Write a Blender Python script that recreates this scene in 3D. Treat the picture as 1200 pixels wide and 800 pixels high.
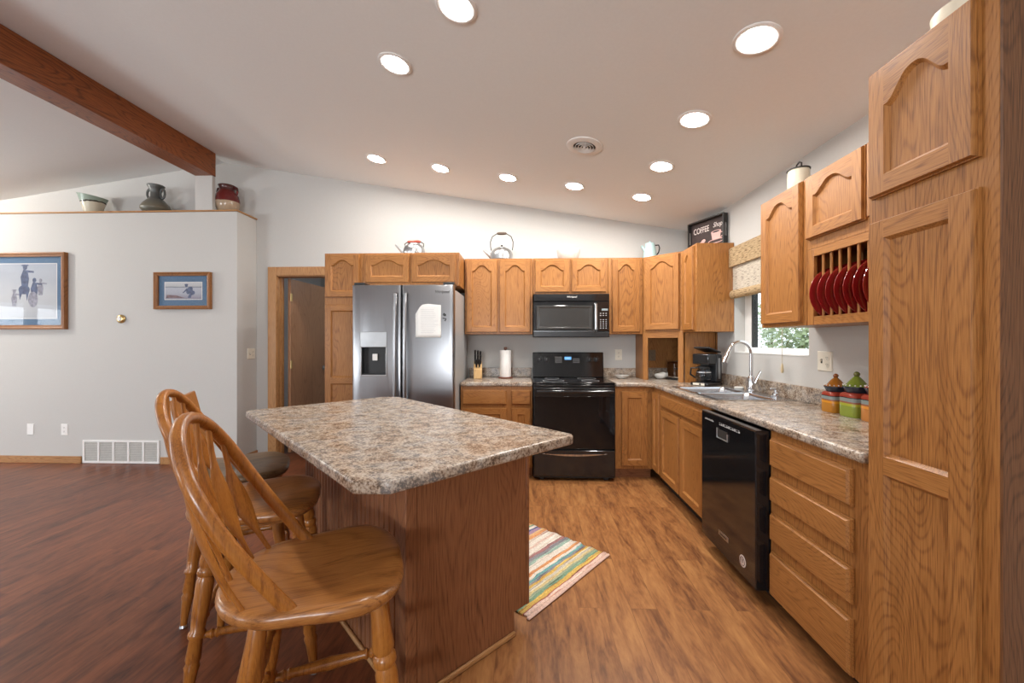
import bpy, bmesh, math, random
from mathutils import Vector, Matrix
random.seed(7)
PI = math.pi
S = bpy.context.scene
COL = S.collection
for o in list(bpy.data.objects):
    bpy.data.objects.remove(o)

# ------------------------------------------------------------------ camera, world, exposure
cd = bpy.data.cameras.new('camera')
cd.sensor_width = 36.0
cd.lens = 470 / 1200 * 36.0
cd.clip_start = 0.02
cam = bpy.data.objects.new('camera', cd)
COL.objects.link(cam)
cam.location = (0, 0, 1.30)
cam.rotation_euler = (PI / 2, 0, math.atan(17 / 470))
S.camera = cam
S.view_settings.view_transform = 'Standard'
S.view_settings.look = 'None'
S.view_settings.gamma = 1.0
S.view_settings.use_curve_mapping = False
S.view_settings.exposure = 0.20
try:
    S.cycles.use_denoising = True
    S.cycles.max_bounces = 10
    S.cycles.diffuse_bounces = 6
    S.cycles.glossy_bounces = 5
    S.cycles.sample_clamp_indirect = 6.0
    S.cycles.caustics_reflective = False
    S.cycles.caustics_refractive = False
except Exception:
    pass

W = bpy.data.worlds.new('world')
S.world = W
W.use_nodes = True
W.node_tree.nodes['Background'].inputs[0].default_value = (0.80, 0.90, 1.0, 1)
W.node_tree.nodes['Background'].inputs[1].default_value = 2.2

CAN_STRENGTH = 225.0      # glow of the recessed lamps
LIVING_LAMP = 230.0        # glow of the globe lamp in the living room
WARM = (1.0, 0.97, 0.92)


def area_light(name, loc, rot, sx, sy, power, color):
    l = bpy.data.lights.new(name, 'AREA')
    l.shape = 'RECTANGLE'
    l.size, l.size_y = sx, sy
    l.energy = power
    l.color = color
    o = bpy.data.objects.new(name, l)
    COL.objects.link(o)
    o.location = loc
    o.rotation_euler = rot
    return o


# daylight at the patio door, tilted upward; two rear fills added to brighten the ceiling
area_light('daylight_patio', (-9.20, 1.2, 1.05), (0, -PI / 2 - 0.45, 0), 2.0, 2.4, 85, (0.90, 0.95, 1.0))
area_light('ceiling_fill_rear', (-0.9, -4.25, 1.45), (PI / 2 + 0.90, 0, 0), 1.4, 1.2, 230, (0.90, 0.95, 1.0))
area_light('ceiling_fill_rear_left', (-7.0, -4.25, 1.45), (PI / 2 + 0.75, 0, 0), 2.4, 1.2, 240, (0.90, 0.95, 1.0))

# ------------------------------------------------------------------ room measures (metres)
XR = 1.79          # right wall
YB = 4.43          # back wall
XL = -9.0          # far left wall
YN = -4.0          # wall behind the camera
YP = 4.12          # face of the ledge wall at the left
XP = -3.05         # its end
RX, SLR, SLL = -3.42, 0.1594, 0.146
ZR0 = 2.778


def ceil_z(x):
    zr = ZR0 - SLR * RX
    return ZR0 - SLR * x if x >= RX else zr + SLL * (x - RX)


# ------------------------------------------------------------------ materials
def mat(name):
    m = bpy.data.materials.new(name)
    m.use_nodes = True
    return m, m.node_tree.nodes, m.node_tree.links, m.node_tree.nodes['Principled BSDF']


def ramp(n, stops):
    r = n.new('ShaderNodeValToRGB')
    el = r.color_ramp.elements
    while len(el) < len(stops):
        el.new(0.5)
    for e, (p, c) in zip(el, stops):
        e.position = p
        e.color = (c[0], c[1], c[2], 1)
    return r


def plain(name, col, rough=0.5, metal=0.0, var=0.06, vscale=30, bump=0.0, coat=0.0, spec=0.5, emit=None, es=0.0):
    m, n, l, b = mat(name)
    tc = n.new('ShaderNodeTexCoord')
    nz = n.new('ShaderNodeTexNoise')
    nz.inputs['Scale'].default_value = vscale
    nz.inputs['Detail'].default_value = 4
    l.new(tc.outputs['Object'], nz.inputs['Vector'])
    r = ramp(n, [(0.3, [c * (1 - var) for c in col]), (0.7, [min(1, c * (1 + var)) for c in col])])
    l.new(nz.outputs['Fac'], r.inputs['Fac'])
    l.new(r.outputs['Color'], b.inputs['Base Color'])
    b.inputs['Roughness'].default_value = rough
    b.inputs['Metallic'].default_value = metal
    b.inputs['Coat Weight'].default_value = coat
    b.inputs['Coat Roughness'].default_value = 0.08
    b.inputs['Specular IOR Level'].default_value = spec
    if bump:
        bp = n.new('ShaderNodeBump')
        bp.inputs['Strength'].default_value = bump
        bp.inputs['Distance'].default_value = 0.003
        l.new(nz.outputs['Fac'], bp.inputs['Height'])
        l.new(bp.outputs['Normal'], b.inputs['Normal'])
    if emit:
        b.inputs['Emission Color'].default_value = (*emit, 1)
        b.inputs['Emission Strength'].default_value = es
    return m


def wood(name, axis, light, mid, dark, rough=0.42, ring=9.0, coat=0.04, pores=1.0):
    """Plain-sawn wood: stretched ring bands plus fine open pores along one local axis."""
    m, n, l, b = mat(name)
    tc = n.new('ShaderNodeTexCoord')
    oi = n.new('ShaderNodeObjectInfo')
    sc = n.new('ShaderNodeVectorMath'); sc.operation = 'SCALE'
    cx = n.new('ShaderNodeCombineXYZ')
    for i in range(3):
        mu = n.new('ShaderNodeMath'); mu.operation = 'MULTIPLY'
        mu.inputs[1].default_value = (7.3, 11.9, 5.1)[i]
        l.new(oi.outputs['Random'], mu.inputs[0]); l.new(mu.outputs[0], cx.inputs[i])
    ad = n.new('ShaderNodeVectorMath'); ad.operation = 'ADD'
    l.new(tc.outputs['Object'], ad.inputs[0]); l.new(cx.outputs[0], ad.inputs[1])

    def stretched(k):
        mp = n.new('ShaderNodeMapping')
        s = [1.0, 1.0, 1.0]; s['xyz'.index(axis)] = k
        mp.inputs['Scale'].default_value = s
        l.new(ad.outputs[0], mp.inputs['Vector'])
        return mp
    mp = stretched(0.16)
    nz = n.new('ShaderNodeTexNoise'); nz.inputs['Scale'].default_value = 3.2; nz.inputs['Detail'].default_value = 2
    nz.inputs['Roughness'].default_value = 0.45
    l.new(mp.outputs[0], nz.inputs['Vector'])
    mm = n.new('ShaderNodeMath'); mm.operation = 'MULTIPLY'; mm.inputs[1].default_value = ring * 7.5
    l.new(nz.outputs['Fac'], mm.inputs[0])
    fr = n.new('ShaderNodeMath'); fr.operation = 'PINGPONG'; fr.inputs[1].default_value = 0.5
    l.new(mm.outputs[0], fr.inputs[0])
    sm = n.new('ShaderNodeMapRange'); sm.interpolation_type = 'SMOOTHSTEP'
    sm.inputs[1].default_value = 0.0; sm.inputs[2].default_value = 0.26
    l.new(fr.outputs[0], sm.inputs[0])
    mp2 = stretched(0.035)
    n2 = n.new('ShaderNodeTexNoise'); n2.inputs['Scale'].default_value = 330; n2.inputs['Detail'].default_value = 3
    l.new(mp2.outputs[0], n2.inputs['Vector'])
    mp3 = stretched(0.2)
    n3 = n.new('ShaderNodeTexNoise'); n3.inputs['Scale'].default_value = 2.0; n3.inputs['Detail'].default_value = 2
    l.new(mp3.outputs[0], n3.inputs['Vector'])
    a1 = n.new('ShaderNodeMath'); a1.operation = 'MULTIPLY_ADD'; a1.inputs[1].default_value = 0.11; a1.inputs[2].default_value = 0.0
    l.new(sm.outputs[0], a1.inputs[0])
    a2 = n.new('ShaderNodeMath'); a2.operation = 'MULTIPLY_ADD'; a2.inputs[1].default_value = 0.70 * pores
    l.new(n2.outputs['Fac'], a2.inputs[0]); l.new(a1.outputs[0], a2.inputs[2])
    a3 = n.new('ShaderNodeMath'); a3.operation = 'MULTIPLY_ADD'; a3.inputs[1].default_value = 0.30
    l.new(n3.outputs['Fac'], a3.inputs[0]); l.new(a2.outputs[0], a3.inputs[2])
    c = 0.35 * pores + 0.25
    r = ramp(n, [(c - 0.20, dark), (c - 0.02, mid), (c + 0.20, light)])
    l.new(a3.outputs[0], r.inputs['Fac'])
    l.new(r.outputs['Color'], b.inputs['Base Color'])
    b.inputs['Roughness'].default_value = rough
    b.inputs['Specular IOR Level'].default_value = 0.32
    b.inputs['Coat Weight'].default_value = coat
    b.inputs['Coat Roughness'].default_value = 0.18
    bp = n.new('ShaderNodeBump'); bp.inputs['Strength'].default_value = 0.12; bp.inputs['Distance'].default_value = 0.002
    l.new(n2.outputs['Fac'], bp.inputs['Height']); l.new(bp.outputs['Normal'], b.inputs['Normal'])
    return m


OL, OM, OD = (0.43, 0.192, 0.057), (0.34, 0.142, 0.038), (0.185, 0.069, 0.018)
oak_v = wood('oak_upright_grain', 'z', OL, OM, OD)
oak_h = wood('oak_level_grain', 'x', OL, OM, OD)
oak_y = wood('oak_deep_grain', 'y', OL, OM, OD)
OAK = [oak_v, oak_h]
isl_v = wood('island_oak', 'z', (0.30, 0.125, 0.052), (0.23, 0.090, 0.038), (0.12, 0.043, 0.020), 0.4, 7)
isl_h = wood('island_oak_level', 'x', (0.30, 0.125, 0.052), (0.23, 0.090, 0.038), (0.12, 0.043, 0.020), 0.4, 7)
stool_l = wood('stool_oak', 'x', (0.42, 0.18, 0.048), (0.32, 0.125, 0.032), (0.16, 0.055, 0.014), 0.30, 5, 0.2, 0.8)
stool_v = wood('stool_oak_upright', 'z', (0.42, 0.165, 0.032), (0.33, 0.118, 0.021), (0.18, 0.056, 0.010), 0.30, 4, 0.25, 0.7)
stool_g = wood('stool_worn_oak', 'x', (0.26, 0.17, 0.085), (0.19, 0.12, 0.06), (0.10, 0.06, 0.03), 0.35, 5, 0.3, 0.9)
beam_m = wood('beam_pine', 'y', (0.36, 0.115, 0.030), (0.27, 0.080, 0.022), (0.10, 0.028, 0.010), 0.4, 6, 0.2, 0.8)
trim_oak = wood('trim_oak', 'z', (0.50, 0.27, 0.11), (0.42, 0.21, 0.08), (0.27, 0.12, 0.045))
trim_oak_x = wood('trim_oak_level', 'x', (0.50, 0.27, 0.11), (0.42, 0.21, 0.08), (0.27, 0.12, 0.045))
frame_oak = wood('frame_oak', 'z', (0.34, 0.15, 0.05), (0.26, 0.105, 0.033), (0.13, 0.05, 0.016))
door_m = wood('door_veneer', 'z', (0.42, 0.24, 0.13), (0.36, 0.19, 0.10), (0.26, 0.13, 0.065), 0.42, 4, 0.1, 0.6)
block_m = wood('beech', 'z', (0.70, 0.47, 0.23), (0.62, 0.39, 0.17), (0.48, 0.28, 0.11), 0.45, 5, 0.0, 0.5)


def floor_material(name, c1, c2, c3, rough):
    m, n, l, b = mat(name)
    tc = n.new('ShaderNodeTexCoord')
    sep = n.new('ShaderNodeSeparateXYZ'); l.new(tc.outputs['Object'], sep.inputs[0])
    cb = n.new('ShaderNodeCombineXYZ')
    l.new(sep.outputs['Y'], cb.inputs[0]); l.new(sep.outputs['X'], cb.inputs[1])
    br = n.new('ShaderNodeTexBrick')
    br.offset = 0.37; br.inputs['Scale'].default_value = 1.0
    br.inputs['Brick Width'].default_value = 1.21
    br.inputs['Row Height'].default_value = 0.127
    br.inputs['Mortar Size'].default_value = 0.0012
    br.inputs['Mortar Smooth'].default_value = 0.3
    br.inputs['Color1'].default_value = (0, 0, 0, 1)
    br.inputs['Color2'].default_value = (1, 1, 1, 1)
    br.inputs['Mortar'].default_value = (0.0, 0.0, 0.0, 1)
    l.new(cb.outputs[0], br.inputs['Vector'])
    mp = n.new('ShaderNodeMapping'); mp.inputs['Scale'].default_value = (1.0, 0.19, 1.0)
    l.new(tc.outputs['Object'], mp.inputs['Vector'])
    off = n.new('ShaderNodeVectorMath'); off.operation = 'MULTIPLY_ADD'
    off.inputs[1].default_value = (3.0, 9.0, 4.0)
    l.new(br.outputs['Color'], off.inputs[0]); l.new(mp.outputs[0], off.inputs[2])
    n1 = n.new('ShaderNodeTexNoise'); n1.inputs['Scale'].default_value = 21; n1.inputs['Detail'].default_value = 7
    n1.inputs['Roughness'].default_value = 0.62; n1.inputs['Distortion'].default_value = 0.7
    l.new(off.outputs[0], n1.inputs['Vector'])
    n2 = n.new('ShaderNodeTexNoise'); n2.inputs['Scale'].default_value = 85; n2.inputs['Detail'].default_value = 3
    l.new(off.outputs[0], n2.inputs['Vector'])
    n3 = n.new('ShaderNodeTexNoise'); n3.inputs['Scale'].default_value = 5; n3.inputs['Detail'].default_value = 3
    l.new(off.outputs[0], n3.inputs['Vector'])
    s1 = n.new('ShaderNodeMath'); s1.operation = 'MULTIPLY_ADD'; s1.inputs[1].default_value = 0.35
    l.new(n2.outputs['Fac'], s1.inputs[0]); l.new(n1.outputs['Fac'], s1.inputs[2])
    s2 = n.new('ShaderNodeMath'); s2.operation = 'MULTIPLY_ADD'; s2.inputs[1].default_value = 0.5
    l.new(n3.outputs['Fac'], s2.inputs[0]); l.new(s1.outputs[0], s2.inputs[2])
    s3 = n.new('ShaderNodeMath'); s3.operation = 'MULTIPLY_ADD'; s3.inputs[1].default_value = 0.05
    l.new(br.outputs['Color'], s3.inputs[0]); l.new(s2.outputs[0], s3.inputs[2])
    r = ramp(n, [(0.70, c3), (0.97, c2), (1.22, c1)])
    mr = n.new('ShaderNodeMapRange'); mr.inputs[1].default_value = 0.62; mr.inputs[2].default_value = 1.34
    l.new(s3.outputs[0], mr.inputs[0])
    r.color_ramp.elements[0].position = 0.12
    r.color_ramp.elements[1].position = 0.46
    r.color_ramp.elements[2].position = 0.86
    l.new(mr.outputs[0], r.inputs['Fac'])
    mx = n.new('ShaderNodeMix'); mx.data_type = 'RGBA'; mx.blend_type = 'MULTIPLY'
    mx.inputs[7].default_value = (0.70, 0.66, 0.64, 1)
    l.new(br.outputs['Fac'], mx.inputs[0]); l.new(r.outputs['Color'], mx.inputs[6])
    l.new(mx.outputs[2], b.inputs['Base Color'])
    b.inputs['Roughness'].default_value = rough
    b.inputs['Specular IOR Level'].default_value = 0.35
    bp = n.new('ShaderNodeBump'); bp.inputs['Strength'].default_value = 0.15; bp.inputs['Distance'].default_value = 0.002
    l.new(n1.outputs['Fac'], bp.inputs['Height']); l.new(bp.outputs['Normal'], b.inputs['Normal'])
    return m


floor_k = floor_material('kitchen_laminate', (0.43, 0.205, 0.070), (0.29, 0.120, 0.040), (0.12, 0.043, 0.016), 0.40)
floor_l = floor_material('red_brown_laminate', (0.27, 0.090, 0.038), (0.175, 0.055, 0.024), (0.070, 0.021, 0.011), 0.34)


def stone(name):
    m, n, l, b = mat(name)
    tc = n.new('ShaderNodeTexCoord')
    n1 = n.new('ShaderNodeTexNoise'); n1.inputs['Scale'].default_value = 135; n1.inputs['Detail'].default_value = 5
    n1.inputs['Roughness'].default_value = 0.6
    n2 = n.new('ShaderNodeTexNoise'); n2.inputs['Scale'].default_value = 9; n2.inputs['Detail'].default_value = 4
    n2.inputs['Distortion'].default_value = 0.8
    n3 = n.new('ShaderNodeTexNoise'); n3.inputs['Scale'].default_value = 22; n3.inputs['Detail'].default_value = 6
    n3.inputs['Roughness'].default_value = 0.7
    for k in (n1, n2, n3):
        l.new(tc.outputs['Object'], k.inputs['Vector'])
    base = ramp(n, [(0.42, (0.035, 0.024, 0.018)), (0.468, (0.15, 0.10, 0.070)), (0.512, (0.34, 0.26, 0.19)), (0.60, (0.50, 0.43, 0.35))])
    s = n.new('ShaderNodeMath'); s.operation = 'MULTIPLY_ADD'; s.inputs[1].default_value = 0.55; s.inputs[2].default_value = 0.0
    l.new(n1.outputs['Fac'], s.inputs[0])
    s2 = n.new('ShaderNodeMath'); s2.operation = 'MULTIPLY_ADD'; s2.inputs[1].default_value = 0.45
    l.new(n3.outputs['Fac'], s2.inputs[0]); l.new(s.outputs[0], s2.inputs[2])
    l.new(s2.outputs[0], base.inputs['Fac'])
    cl = ramp(n, [(0.40, (0.30, 0.19, 0.12)), (0.50, (0.50, 0.43, 0.36)), (0.60, (0.44, 0.44, 0.44))])
    l.new(n2.outputs['Fac'], cl.inputs['Fac'])
    mx = n.new('ShaderNodeMix'); mx.data_type = 'RGBA'; mx.inputs[0].default_value = 0.25
    l.new(base.outputs['Color'], mx.inputs[6]); l.new(cl.outputs['Color'], mx.inputs[7])
    l.new(mx.outputs[2], b.inputs['Base Color'])
    b.inputs['Roughness'].default_value = 0.25
    b.inputs['Specular IOR Level'].default_value = 0.45
    return m


stone_m = stone('laminate_stone')
wall_m = plain('wall_paint', (0.53, 0.52, 0.50), 0.75, 0, 0.015, 90, 0.10)
ceil_m = plain('ceiling_paint', (0.80, 0.825, 0.83), 0.85, 0, 0.012, 70, 0.12)
white_m = plain('white_paint', (0.80, 0.79, 0.77), 0.45, 0, 0.02)
plastic_w = plain('ivory_plastic', (0.74, 0.70, 0.60), 0.4, 0, 0.02)
plastic_ww = plain('white_plastic', (0.82, 0.81, 0.79), 0.4, 0, 0.02)
slot_m = plain('dark_slot', (0.03, 0.028, 0.026), 0.6)
black_g = plain('black_gloss', (0.009, 0.009, 0.010), 0.09, 0, 0.1, 20, 0, 0.35)
black_s = plain('black_satin', (0.013, 0.013, 0.014), 0.35, 0, 0.1, 40)
black_glass = plain('black_glass', (0.005, 0.005, 0.006), 0.04, 0, 0.0, 20, 0, 0.0, 0.45)
grey_mark = plain('grey_print', (0.55, 0.55, 0.56), 0.5)
white_mark = plain('white_print', (0.85, 0.84, 0.82), 0.5)
chrome = plain('chrome', (0.72, 0.73, 0.75), 0.09, 1.0, 0.02)
alum = plain('polished_aluminium', (0.50, 0.51, 0.52), 0.30, 1.0, 0.06, 12)
brass = plain('brass', (0.62, 0.45, 0.20), 0.3, 1.0, 0.05)
dark_iron = plain('dark_iron', (0.035, 0.032, 0.030), 0.4, 0.6)
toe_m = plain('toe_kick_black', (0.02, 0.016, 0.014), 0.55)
grey_side = plain('grey_enamel', (0.42, 0.43, 0.44), 0.4, 0.3, 0.03)
paper_m = plain('paper', (0.82, 0.82, 0.80), 0.8, 0, 0.02, 120)
towel_m = plain('paper_towel', (0.88, 0.87, 0.85), 0.9, 0, 0.02, 150, 0.3)
display_m = plain('blue_display', (0.01, 0.02, 0.04), 0.3, emit=(0.15, 0.45, 1.0), es=1.2)
ceramic_w = plain('white_ceramic', (0.62, 0.61, 0.58), 0.22, 0, 0.03)
cream_m = plain('cream_stoneware', (0.72, 0.66, 0.52), 0.35, 0, 0.04)
enamel_b = plain('pale_blue_enamel', (0.42, 0.60, 0.60), 0.25, 0, 0.05)
red_plate = plain('red_glaze', (0.26, 0.016, 0.016), 0.14, 0, 0.12, 14, 0, 0.7)
red_wood = plain('red_lacquer', (0.40, 0.06, 0.035), 0.3)


def brushed(name, col, rough, axis=2):
    m, n, l, b = mat(name)
    tc = n.new('ShaderNodeTexCoord')
    mp = n.new('ShaderNodeMapping')
    s = [160, 160, 160]; s[axis] = 1.2
    mp.inputs['Scale'].default_value = s
    nz = n.new('ShaderNodeTexNoise'); nz.inputs['Scale'].default_value = 1.0; nz.inputs['Detail'].default_value = 3
    l.new(tc.outputs['Object'], mp.inputs[0]); l.new(mp.outputs[0], nz.inputs['Vector'])
    r = ramp(n, [(0.3, [c * 0.95 for c in col]), (0.7, col)])
    l.new(nz.outputs['Fac'], r.inputs['Fac']); l.new(r.outputs['Color'], b.inputs['Base Color'])
    mr = n.new('ShaderNodeMapRange'); mr.inputs[3].default_value = rough - 0.02; mr.inputs[4].default_value = rough + 0.02
    l.new(nz.outputs['Fac'], mr.inputs[0]); l.new(mr.outputs[0], b.inputs['Roughness'])
    b.inputs['Metallic'].default_value = 1.0
    return m


steel = brushed('brushed_steel', (0.31, 0.31, 0.32), 0.30)
steel_sink = brushed('sink_steel', (0.66, 0.68, 0.71), 0.25, 1)


def glass_pane(name, tint=(1, 1, 1), refl=1.0):
    m, n, l, b = mat(name)
    n.remove(b)
    out = n['Material Output']
    t = n.new('ShaderNodeBsdfTransparent'); t.inputs[0].default_value = (*tint, 1)
    g = n.new('ShaderNodeBsdfGlossy'); g.inputs['Roughness'].default_value = 0.02
    lw = n.new('ShaderNodeLayerWeight'); lw.inputs['Blend'].default_value = 0.5
    f = n.new('ShaderNodeMath'); f.operation = 'POWER'; f.inputs[1].default_value = 4.0
    l.new(lw.outputs['Facing'], f.inputs[0])
    mu = n.new('ShaderNodeMath'); mu.operation = 'MULTIPLY_ADD'; mu.inputs[1].default_value = 0.45 * refl; mu.inputs[2].default_value = 0.022 * refl
    mx = n.new('ShaderNodeMixShader')
    l.new(f.outputs[0], mu.inputs[0]); l.new(mu.outputs[0], mx.inputs[0])
    l.new(t.outputs[0], mx.inputs[1]); l.new(g.outputs[0], mx.inputs[2])
    l.new(mx.outputs[0], out.inputs['Surface'])
    return m


pane_m = glass_pane('window_glass')
picture_glass = glass_pane('picture_glass', (0.98, 0.98, 0.98), 0.9)
carafe_glass = glass_pane('carafe_glass', (0.55, 0.60, 0.65), 2.5)


def emit(name, col, s):
    m, n, l, b = mat(name)
    b.inputs['Base Color'].default_value = (0.9, 0.9, 0.9, 1)
    b.inputs['Emission Color'].default_value = (*col, 1)
    b.inputs['Emission Strength'].default_value = s
    return m


lamp_m = emit('lamp_lens', WARM, CAN_STRENGTH)
globe_m = emit('lamp_globe', (1.0, 0.95, 0.88), LIVING_LAMP)


def bands(name, stops, axis='z', lo=0.0, hi=1.0, rough=0.25, wob=0.0, const=True, nscale=12):
    """Bands of colour along one local axis, with a wobbling border (glazes, stripes)."""
    m, n, l, b = mat(name)
    tc = n.new('ShaderNodeTexCoord'); sp = n.new('ShaderNodeSeparateXYZ')
    l.new(tc.outputs['Object'], sp.inputs[0])
    nz = n.new('ShaderNodeTexNoise'); nz.inputs['Scale'].default_value = nscale; nz.inputs['Detail'].default_value = 3
    l.new(tc.outputs['Object'], nz.inputs['Vector'])
    a = n.new('ShaderNodeMath'); a.operation = 'MULTIPLY_ADD'; a.inputs[1].default_value = wob
    l.new(nz.outputs['Fac'], a.inputs[0]); l.new(sp.outputs['XYZ'.index(axis.upper())], a.inputs[2])
    mr = n.new('ShaderNodeMapRange'); mr.inputs[1].default_value = lo + wob * 0.5; mr.inputs[2].default_value = hi + wob * 0.5
    l.new(a.outputs[0], mr.inputs[0])
    r = ramp(n, stops)
    r.color_ramp.interpolation = 'CONSTANT' if const else 'LINEAR'
    l.new(mr.outputs[0], r.inputs['Fac']); l.new(r.outputs['Color'], b.inputs['Base Color'])
    b.inputs['Roughness'].default_value = rough
    return m


# ------------------------------------------------------------------ mesh helpers
class MB:
    def __init__(s):
        s.v, s.f, s.m = [], [], []

    def add(s, vs, fs, m=0):
        o = len(s.v)
        s.v += [tuple(v) for v in vs]
        for f in fs:
            s.f.append([i + o for i in f]); s.m.append(m)
        return s

    def box(s, x0, y0, z0, x1, y1, z1, m=0):
        x0, x1 = min(x0, x1), max(x0, x1); y0, y1 = min(y0, y1), max(y0, y1); z0, z1 = min(z0, z1), max(z0, z1)
        vs = [(x0, y0, z0), (x1, y0, z0), (x1, y1, z0), (x0, y1, z0), (x0, y0, z1), (x1, y0, z1), (x1, y1, z1), (x0, y1, z1)]
        return s.add(vs, [(0, 3, 2, 1), (4, 5, 6, 7), (0, 1, 5, 4), (1, 2, 6, 5), (2, 3, 7, 6), (3, 0, 4, 7)], m)

    def cbox(s, x0, y0, z0, x1, y1, z1, c, m=0):
        """box whose front (low y) edges are chamfered by c"""
        l0 = [(x0, y1, z0), (x1, y1, z0), (x1, y1, z1), (x0, y1, z1)]
        l1 = [(x0, y0 + c, z0), (x1, y0 + c, z0), (x1, y0 + c, z1), (x0, y0 + c, z1)]
        l2 = [(x0 + c, y0, z0 + c), (x1 - c, y0, z0 + c), (x1 - c, y0, z1 - c), (x0 + c, y0, z1 - c)]
        fs = [(0, 3, 2, 1)] + [(i, (i + 1) % 4, 4 + (i + 1) % 4, 4 + i) for i in range(4)]
        fs += [(4 + i, 4 + (i + 1) % 4, 8 + (i + 1) % 4, 8 + i) for i in range(4)] + [(8, 9, 10, 11)]
        return s.add(l0 + l1 + l2, fs, m)

    def loops(s, L, m=0, cap0=True, cap1=True, closed=True):
        n = len(L[0]); vs = [p for l in L for p in l]; fs = []
        for k in range(len(L) - 1):
            for i in range(n if closed else n - 1):
                j = (i + 1) % n
                fs.append((k * n + i, k * n + j, (k + 1) * n + j, (k + 1) * n + i))
        if cap0: fs.append(tuple(reversed(range(n))))
        if cap1: fs.append(tuple((len(L) - 1) * n + i for i in range(n)))
        return s.add(vs, fs, m)

    def lathe(s, prof, c=(0, 0, 0), seg=24, m=0, cap0=True, cap1=True):
        L = [[(c[0] + r * math.cos(2 * PI * i / seg), c[1] + r * math.sin(2 * PI * i / seg), c[2] + z) for i in range(seg)] for r, z in prof]
        return s.loops(L, m, cap0, cap1)

    def turned(s, p0, p1, prof, seg=14, m=0):
        """lathe between two points; prof = [(t, r)]"""
        p0, p1 = Vector(p0), Vector(p1); d = (p1 - p0)
        q = d.to_track_quat('Z', 'Y'); L = []
        for t, r in prof:
            L.append([p0 + d * t + q @ Vector((r * math.cos(2 * PI * i / seg), r * math.sin(2 * PI * i / seg), 0)) for i in range(seg)])
        return s.loops(L, m)

    def cyl(s, p0, p1, r, seg=16, m=0, r1=None):
        return s.turned(p0, p1, [(0, r), (1, r if r1 is None else r1)], seg, m)

    def tube(s, pts, r, seg=10, m=0, flat=1.0, up=None, closed=False):
        P = [Vector(p) for p in pts]; n = len(P); L = []
        prev = None
        for i in range(n):
            a = P[(i - 1) % n] if closed or i > 0 else P[i]
            b = P[(i + 1) % n] if closed or i < n - 1 else P[i]
            t = (b - a).normalized()
            if prev is None:
                u = Vector(up) if up else (Vector((0, 0, 1)) if abs(t.z) < 0.9 else Vector((1, 0, 0)))
            else:
                u = prev
            u = (u - t * u.dot(t)).normalized(); prev = u
            w = t.cross(u)
            rr = r[i] if isinstance(r, (list, tuple)) else r
            L.append([P[i] + u * rr * math.cos(2 * PI * k / seg) + w * rr * flat * math.sin(2 * PI * k / seg) for k in range(seg)])
        if closed:
            L.append(L[0])
            return s.loops(L, m, False, False)
        return s.loops(L, m)

    def prism(s, poly, z0, z1, m=0):
        return s.loops([[(x, y, z0) for x, y in poly], [(x, y, z1) for x, y in poly]], m)

    def sphere(s, c, r, sx=1, sy=1, sz=1, seg=16, rings=8, m=0):
        prof = [(max(1e-4, r * math.sin(PI * k / rings)), -r * math.cos(PI * k / rings)) for k in range(rings + 1)]
        L = [[(c[0] + q * sx * math.cos(2 * PI * i / seg), c[1] + q * sy * math.sin(2 * PI * i / seg), c[2] + z * sz) for i in range(seg)] for q, z in prof]
        return s.loops(L, m)

    def xf(s, M):
        s.v = [tuple(M @ Vector(v)) for v in s.v]
        return s

    def build(s, name, mats, parent=None, loc=(0, 0, 0), smooth=None, bevel=0.0, bseg=2, sub=0):
        me = bpy.data.meshes.new(name)
        me.from_pydata(s.v, [], s.f)
        for x in (mats if isinstance(mats, (list, tuple)) else [mats]):
            me.materials.append(x)
        for p, k in zip(me.polygons, s.m):
            p.material_index = k
        bm = bmesh.new(); bm.from_mesh(me)
        bmesh.ops.recalc_face_normals(bm, faces=bm.faces)
        bm.to_mesh(me); bm.free()
        if smooth is not None or bevel:
            me.shade_smooth()
            me.set_sharp_from_angle(angle=math.radians(smooth if smooth else 40))
        me.update()
        o = bpy.data.objects.new(name, me)
        COL.objects.link(o)
        o.location = loc
        if parent: o.parent = parent
        if bevel:
            md = o.modifiers.new('bevel', 'BEVEL'); md.width = bevel; md.segments = bseg
            md.limit_method = 'ANGLE'; md.angle_limit = math.radians(35); md.harden_normals = False
        if sub:
            md = o.modifiers.new('smooth', 'SUBSURF'); md.levels = sub; md.render_levels = sub
        return o


def tag(o, label, cat, group=None, kind=None):
    o['label'] = label; o['category'] = cat
    if group: o['group'] = group
    if kind: o['kind'] = kind
    return o


def thing(name, label, cat, loc=(0, 0, 0), rz=0.0, group=None):
    o = bpy.data.objects.new(name, None)
    o.empty_display_size = 0.1
    COL.objects.link(o); o.location = loc; o.rotation_euler = (0, 0, rz)
    return tag(o, label, cat, group)


def struct(o, label, cat):
    return tag(o, label, cat, None, 'structure')


def copy_thing(r, loc, rz=None, label=None):
    c = r.copy(); COL.objects.link(c); c.location = loc
    if rz is not None: c.rotation_euler = (0, 0, rz)
    if label: c['label'] = label
    for ch in r.children:
        d = ch.copy(); COL.objects.link(d); d.parent = c
        for g in ch.children:
            e = g.copy(); COL.objects.link(e); e.parent = d
    return c


def text(name, s, size, m, parent, loc, rot, depth=0.0006, align='CENTER', shear=0.0, sx=1.0):
    cu = bpy.data.curves.new(name, 'FONT')
    cu.body = s; cu.size = size; cu.extrude = depth; cu.align_x = align; cu.align_y = 'CENTER'; cu.shear = shear
    t = bpy.data.objects.new(name, cu); COL.objects.link(t)
    bpy.context.view_layer.update()
    me = bpy.data.meshes.new_from_object(t.evaluated_get(bpy.context.evaluated_depsgraph_get()))
    bpy.data.objects.remove(t)
    me.name = name
    me.materials.clear(); me.materials.append(m)
    o = bpy.data.objects.new(name, me); COL.objects.link(o)
    if parent: o.parent = parent
    o.location = loc; o.rotation_euler = rot; o.scale = (sx, 1, 1)
    return o


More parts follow.
